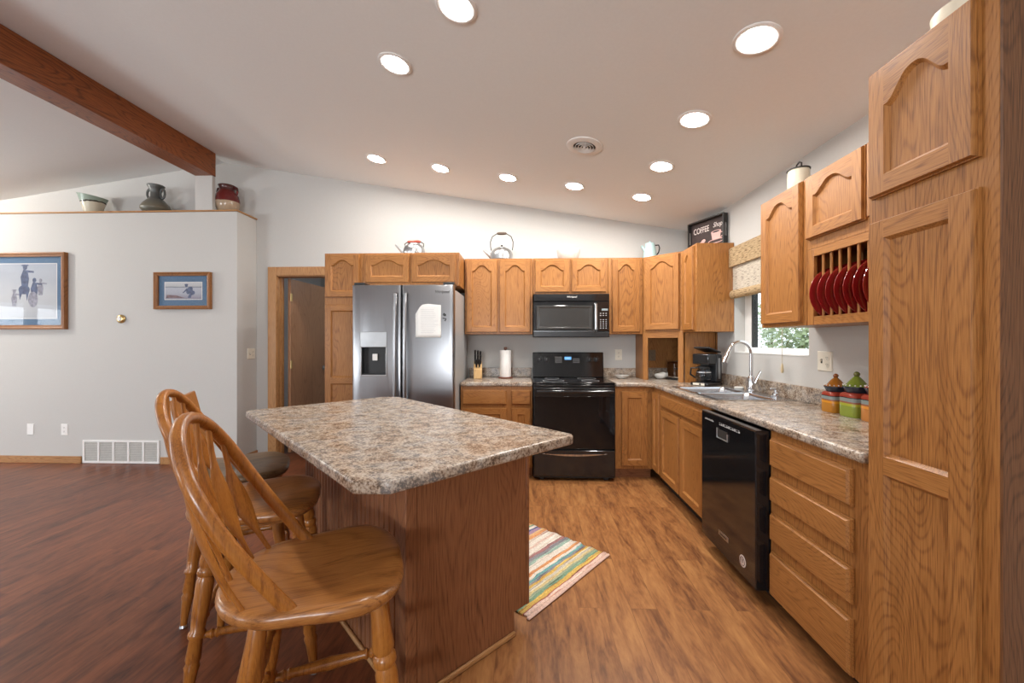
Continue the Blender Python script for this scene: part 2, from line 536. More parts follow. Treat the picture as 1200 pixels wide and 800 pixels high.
FRONT = (PI / 2, 0, 0)     # lettering standing upright on a face that looks towards -y


def inset2(poly, d):
    n = len(poly); out = []
    for i in range(n):
        p0, p1, p2 = Vector(poly[i - 1]), Vector(poly[i]), Vector(poly[(i + 1) % n])
        a = (p1 - p0); b = (p2 - p1)
        if a.length < 1e-9: a = b
        if b.length < 1e-9: b = a
        n1 = Vector((-a.y, a.x)).normalized(); n2 = Vector((-b.y, b.x)).normalized()
        k = (n1 + n2)
        k = k / max(0.35, k.dot(n1)) if k.length > 1e-6 else n1
        out.append((p1.x + k.x * d, p1.y + k.y * d))
    return out


def door_mb(x0, x1, z0, z1, arch=0.0, stile=0.058, t=0.022, midrail=None):
    """framed cabinet door; front at y=-t, back at y=0; cathedral arch on its top rail; slot 0 upright, 1 level grain"""
    mb = MB(); NA = 32
    openings = [(x0 + stile, z0 + stile, x1 - stile, z1 - stile * (0.95 if arch else 1.0))]
    c = 0.007
    outer = [(x0, z0), (x1, z0), (x1, z1)]
    # arch line
    ix0, iz0, ix1, iz1 = openings[0]
    if midrail:
        m0, m1 = midrail
    w = ix1 - ix0
    xs = [ix1 + (ix0 - ix1) * k / NA for k in range(NA + 1)]

    def az(x):
        if not arch: return iz1
        u = abs((x - (ix0 + ix1) / 2) / (w / 2))
        flat = 0.92
        if u > flat: return iz1 - arch
        q = u / flat
        return iz1 - arch + arch * (0.5 + 0.5 * math.cos(PI * q ** 1.25))
    lower = iz0 if not midrail else m1
    inner = [(ix0, lower), (ix1, lower)] + [(x, az(x)) for x in xs]
    ou = [(x0, z0), (x1, z0)]
    tops = []
    for k, x in enumerate(xs):
        tops.append((x1 if k == 0 else x0 if k == NA else x, z1))
    ou += tops
    if midrail:
        inner = [(ix0, m1), (ix1, m1)] + inner[2:]
    o2 = inset2(ou, 0.0)
    oc = [(min(max(x, x0 + c), x1 - c), min(max(z, z0 + c), z1 - c)) for x, z in ou]
    b1 = inset2(inner, 0.007)
    b2 = inset2(inner, 0.011)
    D = lambda P, y: [(x, y, z) for x, z in P]
    n = len(ou)
    oi_ = [(min(max(x, x0 + 0.0035), x1 - 0.0035), min(max(z, z0 + 0.0035), z1 - 0.0035)) for x, z in ou]
    mb.loops([D(ou, 0), D(ou, -0.009), D(oi_, -0.0095), D(oi_, -0.0145), D(oc, -t)], 0, True, False)
    if not midrail:
        for (p, q, r_, s_, k) in [((x0 + c, z0 + c), (ix0, z0 + c), (ix0, z1 - c), (x0 + c, z1 - c), 0),
                                  ((ix1, z0 + c), (x1 - c, z0 + c), (x1 - c, z1 - c), (ix1, z1 - c), 0),
                                  ((ix0, z0 + c), (ix1, z0 + c), (ix1, iz0), (ix0, iz0), 1)]:
            mb.add(D([p, q, r_, s_], -t), [(0, 1, 2, 3)], k)
        for i in range(2, n - 1):
            mb.add(D([inner[i], inner[i + 1], (inner[i + 1][0], z1 - c), (inner[i][0], z1 - c)], -t), [(0, 1, 2, 3)], 1)
        mb.loops([D(inner, -t), D(b1, -t + 0.009), D(b2, -t + 0.013)], 0, False, True)
    else:
        # two panels, divided by a rail
        lowp = [(ix0, iz0), (ix1, iz0), (ix1, m0), (ix0, m0)]
        for (p, q, r_, s_, k) in [((x0 + c, z0 + c), (ix0, z0 + c), (ix0, z1 - c), (x0 + c, z1 - c), 0),
                                  ((ix1, z0 + c), (x1 - c, z0 + c), (x1 - c, z1 - c), (ix1, z1 - c), 0),
                                  ((ix0, z0 + c), (ix1, z0 + c), (ix1, iz0), (ix0, iz0), 1),
                                  ((ix0, m0), (ix1, m0), (ix1, m1), (ix0, m1), 1)]:
            mb.add(D([p, q, r_, s_], -t), [(0, 1, 2, 3)], k)
        for i in range(2, n - 1):
            mb.add([(*[inner[i][0]], -t, inner[i][1]), (inner[i + 1][0], -t, inner[i + 1][1]), (inner[i + 1][0], -t, z1 - c), (inner[i][0], -t, z1 - c)], [(0, 1, 2, 3)], 1)
        for P in (inner, lowp):
            mb.loops([D(P, -t), D(inset2(P, 0.007), -t + 0.009), D(inset2(P, 0.011), -t + 0.013)], 0, False, True)
    return mb


def drawer_mb(x0, x1, z0, z1, t=0.024):
    mb = MB(); c = 0.007
    D = lambda a, y: [(x0 + a, y, z0 + a), (x1 - a, y, z0 + a), (x1 - a, y, z1 - a), (x0 + a, y, z1 - a)]
    mb.loops([D(0, 0), D(0, -0.008), D(0.003, -0.009), D(0.003, -0.014), D(0.006, -0.0155), D(0.011, -t)], 1)
    return mb


def carcass_mb(w, d, z0, z1, toe=0.0, toe_in=0.07, hollow=False, zb=None):
    mb = MB()
    zb = z0 if zb is None else zb
    if hollow:
        k = 0.018
        mb.box(0, 0, toe, w, 0.02, z1); mb.box(0, 0.02, toe, k, d, z1); mb.box(w - k, 0.02, toe, w, d, z1)
        mb.box(k, d - 0.006, toe, w - k, d, z1); mb.box(k, 0.02, toe, w - k, d - 0.006, toe + k)
    else:
        mb.box(0, 0, zb + toe, w, d, z1)
    return mb


def cabinet(name, label, loc, rz, w, d, z0, z1, doors=(), drawers=(), toe=0.0, hollow=False, group=None, cat='cabinet', midrails=None):
    t = thing(name, label, cat, loc, rz, group)
    carcass_mb(w, d, z0, z1, toe, hollow=hollow).build('body', OAK, t, bevel=0.0015, bseg=1)
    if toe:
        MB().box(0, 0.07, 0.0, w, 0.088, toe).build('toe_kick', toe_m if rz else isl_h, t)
    for i, (a, b, c, e, arch) in enumerate(doors):
        mr = midrails[i] if midrails else None
        door_mb(a, b, c, e, arch, midrail=mr).build('door', OAK, t, (0, -0.001, 0), smooth=30)
    for a, b, c, e in drawers:
        drawer_mb(a, b, c, e).build('drawer', OAK, t, (0, -0.001, 0))
    return t

# ------------------------------------------------------------------ the setting
T = 0.12
fl = MB()
XS = -0.35
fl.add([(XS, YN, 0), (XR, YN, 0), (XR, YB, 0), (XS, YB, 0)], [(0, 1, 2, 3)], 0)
fl.add([(XL, YN, 0), (XS, YN, 0), (XS, YB, 0), (XL, YB, 0)], [(0, 1, 2, 3)], 1)  # planks on the left part are darker and redder
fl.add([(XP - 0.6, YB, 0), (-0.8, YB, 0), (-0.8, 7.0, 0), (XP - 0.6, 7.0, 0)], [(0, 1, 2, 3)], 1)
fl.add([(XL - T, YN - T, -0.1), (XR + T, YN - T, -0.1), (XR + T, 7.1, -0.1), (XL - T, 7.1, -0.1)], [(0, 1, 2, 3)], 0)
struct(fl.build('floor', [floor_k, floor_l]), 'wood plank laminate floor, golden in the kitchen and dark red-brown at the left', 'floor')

ce = MB()
for xa, xb in ((RX, XR), (XL, RX)):
    za, zb = ceil_z(xa), ceil_z(xb)
    ce.loops([[(xa, YN, za), (xb, YN, zb), (xb, YN, zb + T), (xa, YN, za + T)],
              [(xa, YB, za), (xb, YB, zb), (xb, YB, zb + T), (xa, YB, za + T)]], 0)
struct(ce.build('ceiling', ceil_m), 'pale sloping vaulted ceiling over the whole room', 'ceiling')

DX0, DX1, DZ = -2.825, -2.03, 2.05
wb = MB()
def gable(mb, xa, xb, za, y0, y1):
    xs = [xa] + ([RX] if xa < RX < xb else []) + [xb]
    poly = [(x, ceil_z(x) + T) for x in reversed(xs)]
    pts = [(xa, za), (xb, za)] + poly
    mb.loops([[(x, y0, z) for x, z in pts], [(x, y1, z) for x, z in pts]])
gable(wb, XL - T, DX0, -0.1, YB, YB + T)
gable(wb, DX0, DX1, DZ, YB, YB + T)
gable(wb, DX1, XR + T, -0.1, YB, YB + T)
struct(wb.build('wall_back', wall_m), 'off-white back wall rising behind the cabinets to the sloping ceiling', 'wall')

WY0, WY1, WZ0, WZ1 = 2.61, 3.52, 1.205, 2.10
wr = MB()
TR = 0.14
zr = ceil_z(XR) + T
wr.box(XR, YN - T, -0.1, XR + TR, WY0, zr); wr.box(XR, WY1, -0.1, XR + TR, YB, zr)
wr.box(XR, WY0, -0.1, XR + TR, WY1, WZ0); wr.box(XR, WY0, WZ1, XR + TR, WY1, zr)
struct(wr.build('wall_right', wall_m), 'white right wall with the small kitchen window over the sink', 'wall')

wl = MB()
PY0, PY1, PZ = 0.0, 2.4, 2.05
zl = ceil_z(XL) + T
wl.box(XL - T, YN - T, -0.1, XL, PY0, zl); wl.box(XL - T, PY1, -0.1, XL, YB, zl); wl.box(XL - T, PY0, PZ, XL, PY1, zl)
struct(wl.build('wall_far_left', wall_m), 'living room side wall with the patio door, outside the picture', 'wall')

wn = MB()
RW = [(-8.2, -5.8), (-1.6, -0.2)]
xs = [XL - T, RW[0][0], RW[0][1], RW[1][0], RW[1][1], XR + T]
for i in range(5):
    if i % 2 == 0:
        gable(wn, xs[i], xs[i + 1], -0.1, YN - T, YN)
    else:
        wn.box(xs[i], YN - T, -0.1, xs[i + 1], YN, 0.9)
        gable(wn, xs[i], xs[i + 1], 2.2, YN - T, YN)
struct(wn.build('wall_rear', wall_m), 'wall behind the camera with two added windows', 'wall')

# ledge wall at the left, its wooden cap and the short post that carries the beam
ZL = 2.672
struct(MB().box(XL, YP, 0, XP, YB - 0.001, ZL).build('wall_left', wall_m, bevel=0.004),
       'off-white half-height wall at the left with a ledge on top', 'wall')
struct(MB().box(XL, YP - 0.012, ZL, XP + 0.012, YB - 0.002, ZL + 0.016).build('trim_1', trim_oak_x, bevel=0.003),
       'thin wooden cap along the ledge of the left wall', 'trim')
BX0, BX1, BZ = -3.51, -3.315, 3.055
struct(MB().box(BX0 + 0.004, YP, ZL + 0.016, BX1 - 0.004, YP + 0.045, BZ).build('post', wall_m, bevel=0.003),
       'short white post standing on the ledge under the beam', 'post')
struct(MB().box(BX0, YN + 0.002, BZ, BX1, YP + 0.045, ceil_z(BX1) - 0.001).build('beam', beam_m, bevel=0.004),
       'dark-stained wooden ridge beam running along the ceiling', 'beam')

struct(MB().box(XL, YP - 0.014, 0, -4.75, YP, 0.075).box(-3.875, YP - 0.014, 0, XP, YP, 0.075).box(XP, YP - 0.014, 0, XP + 0.014, YB, 0.075)
       .build('baseboard_left', trim_oak_x, bevel=0.003), 'low oak baseboard along the left wall', 'baseboard')

# door opening: casing, jamb, the open leaf
dc = MB(); CW = 0.09
dc.cbox(DX0 - CW, YB - 0.018, 0, DX0 + 0.012, YB, DZ + CW, 0.006)
dc.cbox(DX0 + 0.0125, YB - 0.018, DZ - 0.012, DX1 + CW, YB, DZ + CW, 0.006)
dc.cbox(DX1 - 0.012, YB - 0.018, 0, DX1 + CW, YB, DZ - 0.0125, 0.006)
dc.box(DX0, YB, 0, DX0 + 0.018, YB + T, DZ); dc.box(DX1 - 0.018, YB, 0, DX1, YB + T, DZ); dc.box(DX0, YB, DZ - 0.018, DX1, YB + T, DZ)
dc.box(DX0 + 0.018, YB + 0.05, 0, DX0 + 0.030, YB + 0.085, DZ - 0.018)
struct(dc.build('trim_2', trim_oak), 'oak casing around the doorway beside the tall cabinet', 'trim')

dr = thing('door_1', 'brown flush wooden door standing open in the doorway beside the refrigerator cabinets', 'door',
           (DX0 + 0.055, YB + T + 0.012, 0.012), math.radians(88))
dr['kind'] = 'structure'
MB().box(0, -0.035, 0, 0.76, 0, 2.015).build('door_leaf', door_m, dr, bevel=0.002)
hg = MB()
for z in (0.22, 1.02, 1.80):
    o = MB().cyl((-0.006, -0.042, z - 0.045), (-0.006, -0.042, z + 0.045), 0.007, 10).box(-0.006, -0.0385, z - 0.045, 0.03, -0.0352, z + 0.045)
    o.build('hinge', brass, dr, smooth=40)
kn = MB().turned((0.70, -0.036, 0.94), (0.70, -0.105, 0.94), [(0, 0.030), (0.08, 0.030), (0.12, 0.012), (0.45, 0.011), (0.55, 0.024), (0.8, 0.028), (0.95, 0.022), (1, 0.012)], 18)
kn.build('door_knob', alum, dr, smooth=50)

hall = MB()
hx0, hx1, hy, hz = XP - 0.6, -0.8, 7.0, 2.42
hall.box(hx0 - 0.1, YB + T, -0.1, hx0, hy, hz); hall.box(hx1, YB + T, -0.1, hx1 + 0.1, hy, hz); hall.box(hx0 - 0.1, hy, -0.1, hx1 + 0.1, hy + 0.1, hz)
struct(hall.build('wall_hall', wall_m), 'white walls of the small room seen through the doorway', 'wall')
struct(MB().box(hx0 - 0.1, YB + T, hz, hx1 + 0.1, hy + 0.1, hz + 0.1).build('ceiling_hall', white_m), 'white ceiling of the small room behind the doorway', 'ceiling')


t = thing('hall_fill_lamp', 'globe lamp added to brighten the room behind the doorway, out of sight', 'ceiling lamp', (-1.5, 5.6, hz))
MB().lathe([(0.07, 0), (0.07, -0.03), (0.04, -0.04)], seg=20).build('canopy', brass, t, smooth=40)
MB().sphere((0, 0, -0.11), 0.08).build('globe', emit('hall_fill_globe', (0.85, 0.92, 1.0), 55.0), t, smooth=60)  # unseen globe, added to lift the dark hall


# ------------------------------------------------------------------ windows
w1 = thing('window_1', 'small white framed window over the kitchen sink with trees outside', 'window', (XR + 0.085, 0, 0))
w1['kind'] = 'structure'
fb = MB(); k = 0.045
for a in ((WY0, WZ0, WY1, WZ0 + k), (WY0, WZ1 - k, WY1, WZ1), (WY0, WZ0 + k, WY0 + k, WZ1 - k), (WY1 - 0.10, WZ0 + k, WY1, WZ1 - k)):
    fb.box(0, a[0], a[1], 0.05, a[2], a[3])
fb.build('window_frame', plastic_ww, w1, bevel=0.004)
MB().box(0.004, WY1 - 0.112, WZ0 + k, 0.05, WY1 - 0.10, WZ1 - k).build('sash_seal', slot_m, w1)
MB().box(0.022, WY0 + k, WZ0 + k, 0.028, WY1 - 0.112, WZ1 - k).build('pane', pane_m, w1)
MB().box(-0.088, WY0 - 0.0, WZ0, -0.001, WY1, WZ0 + 0.008).build('sill', white_m, w1)

w2 = thing('window_2', 'glass patio door of the living room, outside the picture', 'window', (XL - 0.06, 0, 0)); w2['kind'] = 'structure'
fb = MB()
for a in ((PY0, 0.0, PY1, 0.06), (PY0, PZ - 0.06, PY1, PZ), (PY0, 0.06, PY0 + 0.06, PZ - 0.06), (PY1 - 0.06, 0.06, PY1, PZ - 0.06), (1.12, 0.06, 1.28, PZ - 0.06)):
    fb.box(-0.03, a[0], a[1], 0.03, a[2], a[3])
fb.build('window_frame', white_m, w2)
MB().box(-0.003, PY0 + 0.06, 0.06, 0.003, 1.12, PZ - 0.06).build('pane', pane_m, w2)
MB().box(-0.003, 1.28, 0.06, 0.003, PY1 - 0.06, PZ - 0.06).build('pane', pane_m, w2)
for i, (a, b) in enumerate(RW):  # unseen windows, added where the rear fill lights enter
    w = thing('window_%d' % (i + 3), ['living', 'dining'][i] + ' room window added in the wall behind the camera', 'window', (0, YN - 0.06, 0)); w['kind'] = 'structure'
    fb = MB()
    mid = (a + b) / 2
    for q in ((a, 0.9, b, 0.95), (a, 2.15, b, 2.2), (a, 0.95, a + 0.05, 2.15), (b - 0.05, 0.95, b, 2.15), (mid - 0.03, 0.95, mid + 0.03, 2.15)):
        fb.box(q[0], -0.03, q[1], q[2], 0.03, q[3])
    fb.build('window_frame', white_m, w)
    MB().box(a + 0.05, -0.003, 0.95, mid - 0.03, 0.003, 2.15).build('pane', pane_m, w)
    MB().box(mid + 0.03, -0.003, 0.95, b - 0.05, 0.003, 2.15).build('pane', pane_m, w)

# woven shade at the kitchen window
def woven(name, c1, c2, c3):
    m, n, l, b = mat(name)
    tc = n.new('ShaderNodeTexCoord'); mp = n.new('ShaderNodeMapping'); mp.inputs['Scale'].default_value = (1, 22, 170)
    nz = n.new('ShaderNodeTexNoise'); nz.inputs['Scale'].default_value = 1.0; nz.inputs['Detail'].default_value = 3
    l.new(tc.outputs['Object'], mp.inputs[0]); l.new(mp.outputs[0], nz.inputs['Vector'])
    r = ramp(n, [(0.34, c3), (0.42, c2), (0.66, c1)]); l.new(nz.outputs['Fac'], r.inputs['Fac'])
    l.new(r.outputs['Color'], b.inputs['Base Color']); b.inputs['Roughness'].default_value = 0.8
    tr = n.new('ShaderNodeBsdfTranslucent'); l.new(r.outputs['Color'], tr.inputs[0])
    mx = n.new('ShaderNodeMixShader'); mx.inputs[0].default_value = 0.35
    l.new(b.outputs[0], mx.inputs[1]); l.new(tr.outputs[0], mx.inputs[2]); l.new(mx.outputs[0], n['Material Output'].inputs['Surface'])
    return m


bamboo = woven('woven_bamboo', (0.66, 0.50, 0.30), (0.50, 0.35, 0.19), (0.14, 0.08, 0.04))
bamboo_l = woven('woven_bamboo_pale', (0.74, 0.68, 0.58), (0.62, 0.55, 0.46), (0.25, 0.2, 0.16))
sh = thing('window_shade', 'woven bamboo roman shade half lowered over the kitchen window', 'window shade', (XR, 0, 0))
MB().box(-0.050, WY0 - 0.03, 1.935, -0.030, WY1 - 0.002, 2.095).build('valance', bamboo, sh)
MB().box(-0.029, WY0 - 0.01, 1.70, -0.022, WY1 - 0.03, 2.09).build('shade_panel', bamboo_l, sh)
rl = MB()
rl.tube([(-0.030, WY0 - 0.02, 1.70), (-0.030, WY1 - 0.02, 1.70)], 0.036, 12, 0, 0.7)
rl.build('rolled_hem', bamboo, sh, smooth=50)
MB().box(-0.030, WY0 - 0.03, 2.07, -0.001, WY1 - 0.002, 2.095).build('head_rail', trim_oak, sh)
cr = MB().tube([(-0.035, 2.82, 1.70), (-0.035, 2.82, 1.15)], 0.0022, 6)
cr.build('pull_cord', plain('cord', (0.55, 0.48, 0.36), 0.8), sh, smooth=60)
MB().turned((-0.035, 2.82, 1.15), (-0.035, 2.82, 1.085), [(0, 0.003), (0.2, 0.007), (0.75, 0.010), (1, 0.007)], 10).build('cord_tassel', plain('tassel', (0.62, 0.50, 0.30), 0.6), sh, smooth=50)

# ------------------------------------------------------------------ cabinets on the back wall
YU = YB - 0.32      # face of wall cabinets
YF = 3.82           # face of base cabinets
G1 = 'oak cabinets beside and above the refrigerator'
G2 = 'oak wall cabinets on the back wall'
G3 = 'oak wall cabinets on the right wall'
G4 = 'oak base cabinets'
g = 0.003
cabinet('pantry_cabinet', 'tall narrow oak pantry cabinet between the doorway and the refrigerator', (-1.955, YF, 0), 0, 0.375 - g, YB - YF - 0.001, 0, 2.152,
        doors=[(0.012, 0.350, 1.725, 2.140, 0.05), (0.012, 0.350, 0.13, 1.655, 0)], toe=0.10, group=G1, midrails=[None, (0.895, 0.955)])
cabinet('wall_cabinet', 'low two-door oak cabinet above the refrigerator', (-1.58, YF, 0), 0, 0.94 - g, YB - YF - 0.001, 1.835, 2.152,
        doors=[(0.028, 0.458, 1.865, 2.138, 0.05), (0.476, 0.908, 1.865, 2.138, 0.05)], group=G1)
cabinet('wall_cabinet', 'two-door oak wall cabinet between the refrigerator and the microwave', (-0.635, YU, 0), 0, 0.70 - g, 0.319, 1.375, 2.150,
        doors=[(0.018, 0.337, 1.393, 2.135, 0.06), (0.357, 0.676, 1.393, 2.135, 0.06)], group=G2)
cabinet('wall_cabinet', 'short two-door oak wall cabinet above the microwave', (0.065, YU, 0), 0, 0.765 - g, 0.319, 1.778, 2.150,
        doors=[(0.020, 0.372, 1.800, 2.135, 0.055), (0.390, 0.742, 1.800, 2.135, 0.055)], group=G2)
cabinet('wall_cabinet', 'narrow one-door oak wall cabinet right of the microwave', (0.83, YU, 0), 0, 0.35 - g, 0.319, 1.375, 2.150,
        doors=[(0.035, 0.318, 1.393, 2.135, 0.06)], group=G2)

# diagonal corner cabinet and the open garage under it
DL = math.hypot(0.29, 0.29)
ct = thing('corner_cabinet', 'diagonal one-door oak wall cabinet in the corner above the open garage', 'cabinet', (1.18, YU, 0), -PI / 4, G2)
h = math.sqrt(0.5)
def cw(pts):   # world points -> corner cabinet's own frame
    out = []
    for X, Y in pts:
        a, b = X - 1.18, Y - YU
        out.append((a * h - b * h, a * h + b * h))
    return out
foot = cw([(1.18 + 0.001, YU), (1.47, YU - 0.29 + 0.001), (XR - 0.001, YU - 0.29 + 0.001), (XR - 0.001, YB - 0.001), (1.18 + 0.001, YB - 0.001)])
MB().prism(foot, 1.395, 2.150).build('body', OAK, ct, bevel=0.0015, bseg=1)
door_mb(0.030, DL - 0.030, 1.412, 2.135, 0.06).build('door', OAK, ct, (0, -0.001, 0), smooth=30)
ga = thing('appliance_garage', 'open oak appliance garage standing on the counter in the corner', 'cabinet', (1.18, YU, 0), -PI / 4, G2)
gm = MB()
gm.box(0.0, 0.0, 0.9146, 0.050, 0.020, 1.394); gm.box(DL - 0.050, 0, 0.9146, DL, 0.020, 1.394); gm.box(0.050, 0, 1.335, DL - 0.050, 0.020, 1.394, 1)
gm.build('face_frame', OAK, ga, bevel=0.0015, bseg=1)
ZT0 = 0.9146
for poly in (cw([(1.185, YU + 0.022), (1.200, YU + 0.022), (1.200, YB - 0.024), (1.185, YB - 0.024)]),
             cw([(1.49, YU - 0.285), (XR - 0.024, YU - 0.285), (XR - 0.024, YU - 0.270), (1.49, YU - 0.270)])):
    MB().prism(poly, ZT0, 1.394).build('side_panel', OAK, ga)
for poly in (cw([(1.201, YB - 0.012), (XR - 0.012, YB - 0.012), (XR - 0.012, YB - 0.002), (1.201, YB - 0.002)]),
             cw([(XR - 0.012, YU - 0.285), (XR - 0.002, YU - 0.285), (XR - 0.002, YB - 0.014), (XR - 0.012, YB - 0.014)])):
    MB().prism(poly, ZT0 + 0.099, 1.394).build('back_panel', OAK, ga)

# right wall: narrow cabinet before the window, cabinet after it, plate rack, tall pantry
XU, XF = 1.47, 1.19
Y1 = YU - 0.29
cabinet('wall_cabinet', 'narrow oak wall cabinet between the corner cabinet and the window', (XU, Y1, 0), -PI / 2, 0.295, 0.319, 1.385, 2.152,
        doors=[(0.022, 0.262, 1.40, 2.137, 0.05)], group=G3)
cabinet('wall_cabinet', 'tall oak wall cabinet between the window and the plate rack', (XU, 2.560, 0), -PI / 2, 0.402, 0.319, 1.385, 2.155,
        doors=[(0.020, 0.375, 1.402, 2.150, 0.06)], group=G3)
RY0, RW_ = 2.155, 0.738
pr = thing('plate_rack_cabinet', 'oak wall cabinet with plate rack of dowels under its doors', 'cabinet', (XU, RY0, 0), -PI / 2, G3)
b = MB()
b.box(0, 0, 1.775, RW_, 0.319, 2.155)                       # closed top box
b.box(0, 0, 1.385, 0.045, 0.02, 1.775); b.box(RW_ - 0.045, 0, 1.385, RW_, 0.02, 1.775)
b.box(0.045, 0, 1.735, RW_ - 0.045, 0.02, 1.775, 1); b.box(0.045, 0, 1.385, RW_ - 0.045, 0.02, 1.428, 1)
b.box(0, 0.02, 1.385, 0.016, 0.319, 1.775); b.box(RW_ - 0.016, 0.02, 1.385, RW_, 0.319, 1.775)
b.box(0.016, 0.02, 1.385, RW_ - 0.016, 0.319, 1.405, 1)
b.build('body', OAK, pr, bevel=0.0015, bseg=1)
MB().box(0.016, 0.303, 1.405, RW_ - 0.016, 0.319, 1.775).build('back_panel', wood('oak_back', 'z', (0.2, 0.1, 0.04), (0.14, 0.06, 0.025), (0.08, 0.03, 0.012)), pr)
door_mb(0.012, 0.372, 1.825, 2.150, 0.055).build('door', OAK, pr, (0, -0.001, 0), smooth=30)
door_mb(0.388, 0.726, 1.825, 2.150, 0.055).build('door', OAK, pr, (0, -0.001, 0), smooth=30)
PS = 0.0535
for k in range(12):
    x = 0.045 + PS * (k + 1)
    MB().cyl((x, 0.012, 1.418), (x, 0.012, 1.742), 0.007, 10).build('dowel', oak_v, pr, smooth=50)
for k in range(12):
    x = 0.045 + PS * (k + 1)
    MB().cyl((x, 0.200, 1.400), (x, 0.200, 1.776), 0.007, 8).build('dowel', oak_v, pr, smooth=50)

tc_ = thing('tall_pantry_cabinet', 'tall oak pantry cabinet with arched upper door at the right edge', 'cabinet', (XF - 0.02, 1.415, 0), -PI / 2)
TW, TD = 0.381, XR - XF + 0.02
MB().box(0, 0, 0.10, TW, TD - 0.001, 2.205).build('body', OAK, tc_, bevel=0.002, bseg=1)
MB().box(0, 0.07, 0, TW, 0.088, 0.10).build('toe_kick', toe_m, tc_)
door_mb(0.020, 0.343, 1.775, 2.190, 0.07, 0.062).build('door', OAK, tc_, (0, -0.001, 0), smooth=30)
door_mb(0.020, 0.343, 0.13, 1.697, 0, 0.062, midrail=(0.872, 0.930)).build('door', OAK, tc_, (0, -0.001, 0), smooth=30)
# the nearer side panel of the tall cabinet, its shade painted in as darker oak
MB().box(TW, 0.0, 0.0, TW + 0.006, TD - 0.001, 2.205).build('side_panel', wood('shaded_oak_side', 'z', (0.22, 0.10, 0.045), (0.16, 0.07, 0.03), (0.08, 0.033, 0.015)), tc_)

# base cabinets
ZC = 0.873
cabinet('base_cabinet', 'oak base cabinet with drawers between the refrigerator and the stove', (-0.63, YF, 0), 0, 0.685, YB - YF - 0.001, 0, ZC,
        doors=[(0.016, 0.440, 0.13, 0.668, 0), (0.486, 0.672, 0.13, 0.668, 0)],
        drawers=[(0.016, 0.440, 0.700, 0.838), (0.486, 0.672, 0.700, 0.838)], toe=0.10, group=G4)
cabinet('base_cabinet', 'one-door oak base cabinet right of the stove', (0.838, YF, 0), 0, XF - 0.838 - 0.002, YB - YF - 0.001, 0, ZC,
        doors=[(0.052, 0.300, 0.13, 0.832, 0)], toe=0.10, group=G4)
cabinet('base_cabinet', 'narrow one-door oak base cabinet in the corner beside the sink cabinet', (XF, YF - 0.002, 0), -PI / 2, 0.236, XR - XF - 0.001, 0, ZC,
        doors=[(0.022, 0.222, 0.115, 0.838, 0)], toe=0.10, group=G4)
cabinet('sink_cabinet', 'two-door oak sink cabinet with long false drawer front', (XF, 3.578, 0), -PI / 2, 0.950, XR - XF - 0.001, 0, ZC,
        doors=[(0.022, 0.440, 0.115, 0.712, 0), (0.468, 0.868, 0.115, 0.712, 0)], drawers=[(0.014, 0.868, 0.735, 0.838)], toe=0.10, hollow=True, group=G4)
cabinet('drawer_cabinet', 'oak base cabinet with four stacked drawers beside the dishwasher', (XF, 1.998, 0), -PI / 2, 0.580, XR - XF - 0.001, 0, ZC,
        drawers=[(0.020, 0.500, 0.700, 0.838), (0.020, 0.500, 0.532, 0.655), (0.020, 0.500, 0.345, 0.478), (0.020, 0.500, 0.082, 0.292)], toe=0.078, group=G4)

# ------------------------------------------------------------------ counters
def apply_boolean(o, cutters):
    for c in cutters:
        bpy.context.view_layer.update(); c.matrix_world = o.matrix_world.copy()
        md = o.modifiers.new('cut', 'BOOLEAN'); md.object = c; md.operation = 'DIFFERENCE'; md.solver = 'EXACT'
    bpy.context.view_layer.update()
    me = bpy.data.meshes.new_from_object(o.evaluated_get(bpy.context.evaluated_depsgraph_get()))
    o.modifiers.clear(); o.data = me
    for c in cutters:
        bpy.data.objects.remove(c)


ZT = 0.914
XE, YE = XF - 0.028, YF - 0.028
def counter_piece(name, label, poly, splash):
    t = thing(name, label, 'countertop', (0, 0, 0))
    o = MB().prism(poly, ZC + 0.001, ZT).build('worktop', stone_m, t, bevel=0.013, bseg=4)
    for s in splash:
        MB().box(*s).build('backsplash', stone_m, t, bevel=0.004)
    return t, o


counter_piece('countertop', 'short mottled stone countertop left of the stove', [(-0.632, YE), (0.055, YE), (0.055, YB - 0.002), (-0.632, YB - 0.002)],
              [(-0.632, YB - 0.022, ZT, 0.055, YB - 0.001, ZT + 0.098)])
YEND = 1.43
ctp, wt = counter_piece('countertop', 'long mottled stone countertop around the corner holding the sink',
                        [(0.838, YE), (XE - 0.05, YE), (XE, YE - 0.06), (XE, YEND), (XR - 0.002, YEND), (XR - 0.002, YB - 0.002), (0.838, YB - 0.002)],
                        [(0.838, YB - 0.022, ZT, XR - 0.022, YB - 0.001, ZT + 0.098), (XR - 0.022, YEND, ZT, XR - 0.001, YB - 0.022, ZT + 0.098)])
SX0, SX1, SY0, SY1 = 1.225, 1.745, 2.655, 3.455
cut = MB().box(SX0 + 0.03, SY0 + 0.03, 0.5, SX1 - 0.03, SY1 - 0.03, 1.2).build('cutter', stone_m)
apply_boolean(wt, [cut])

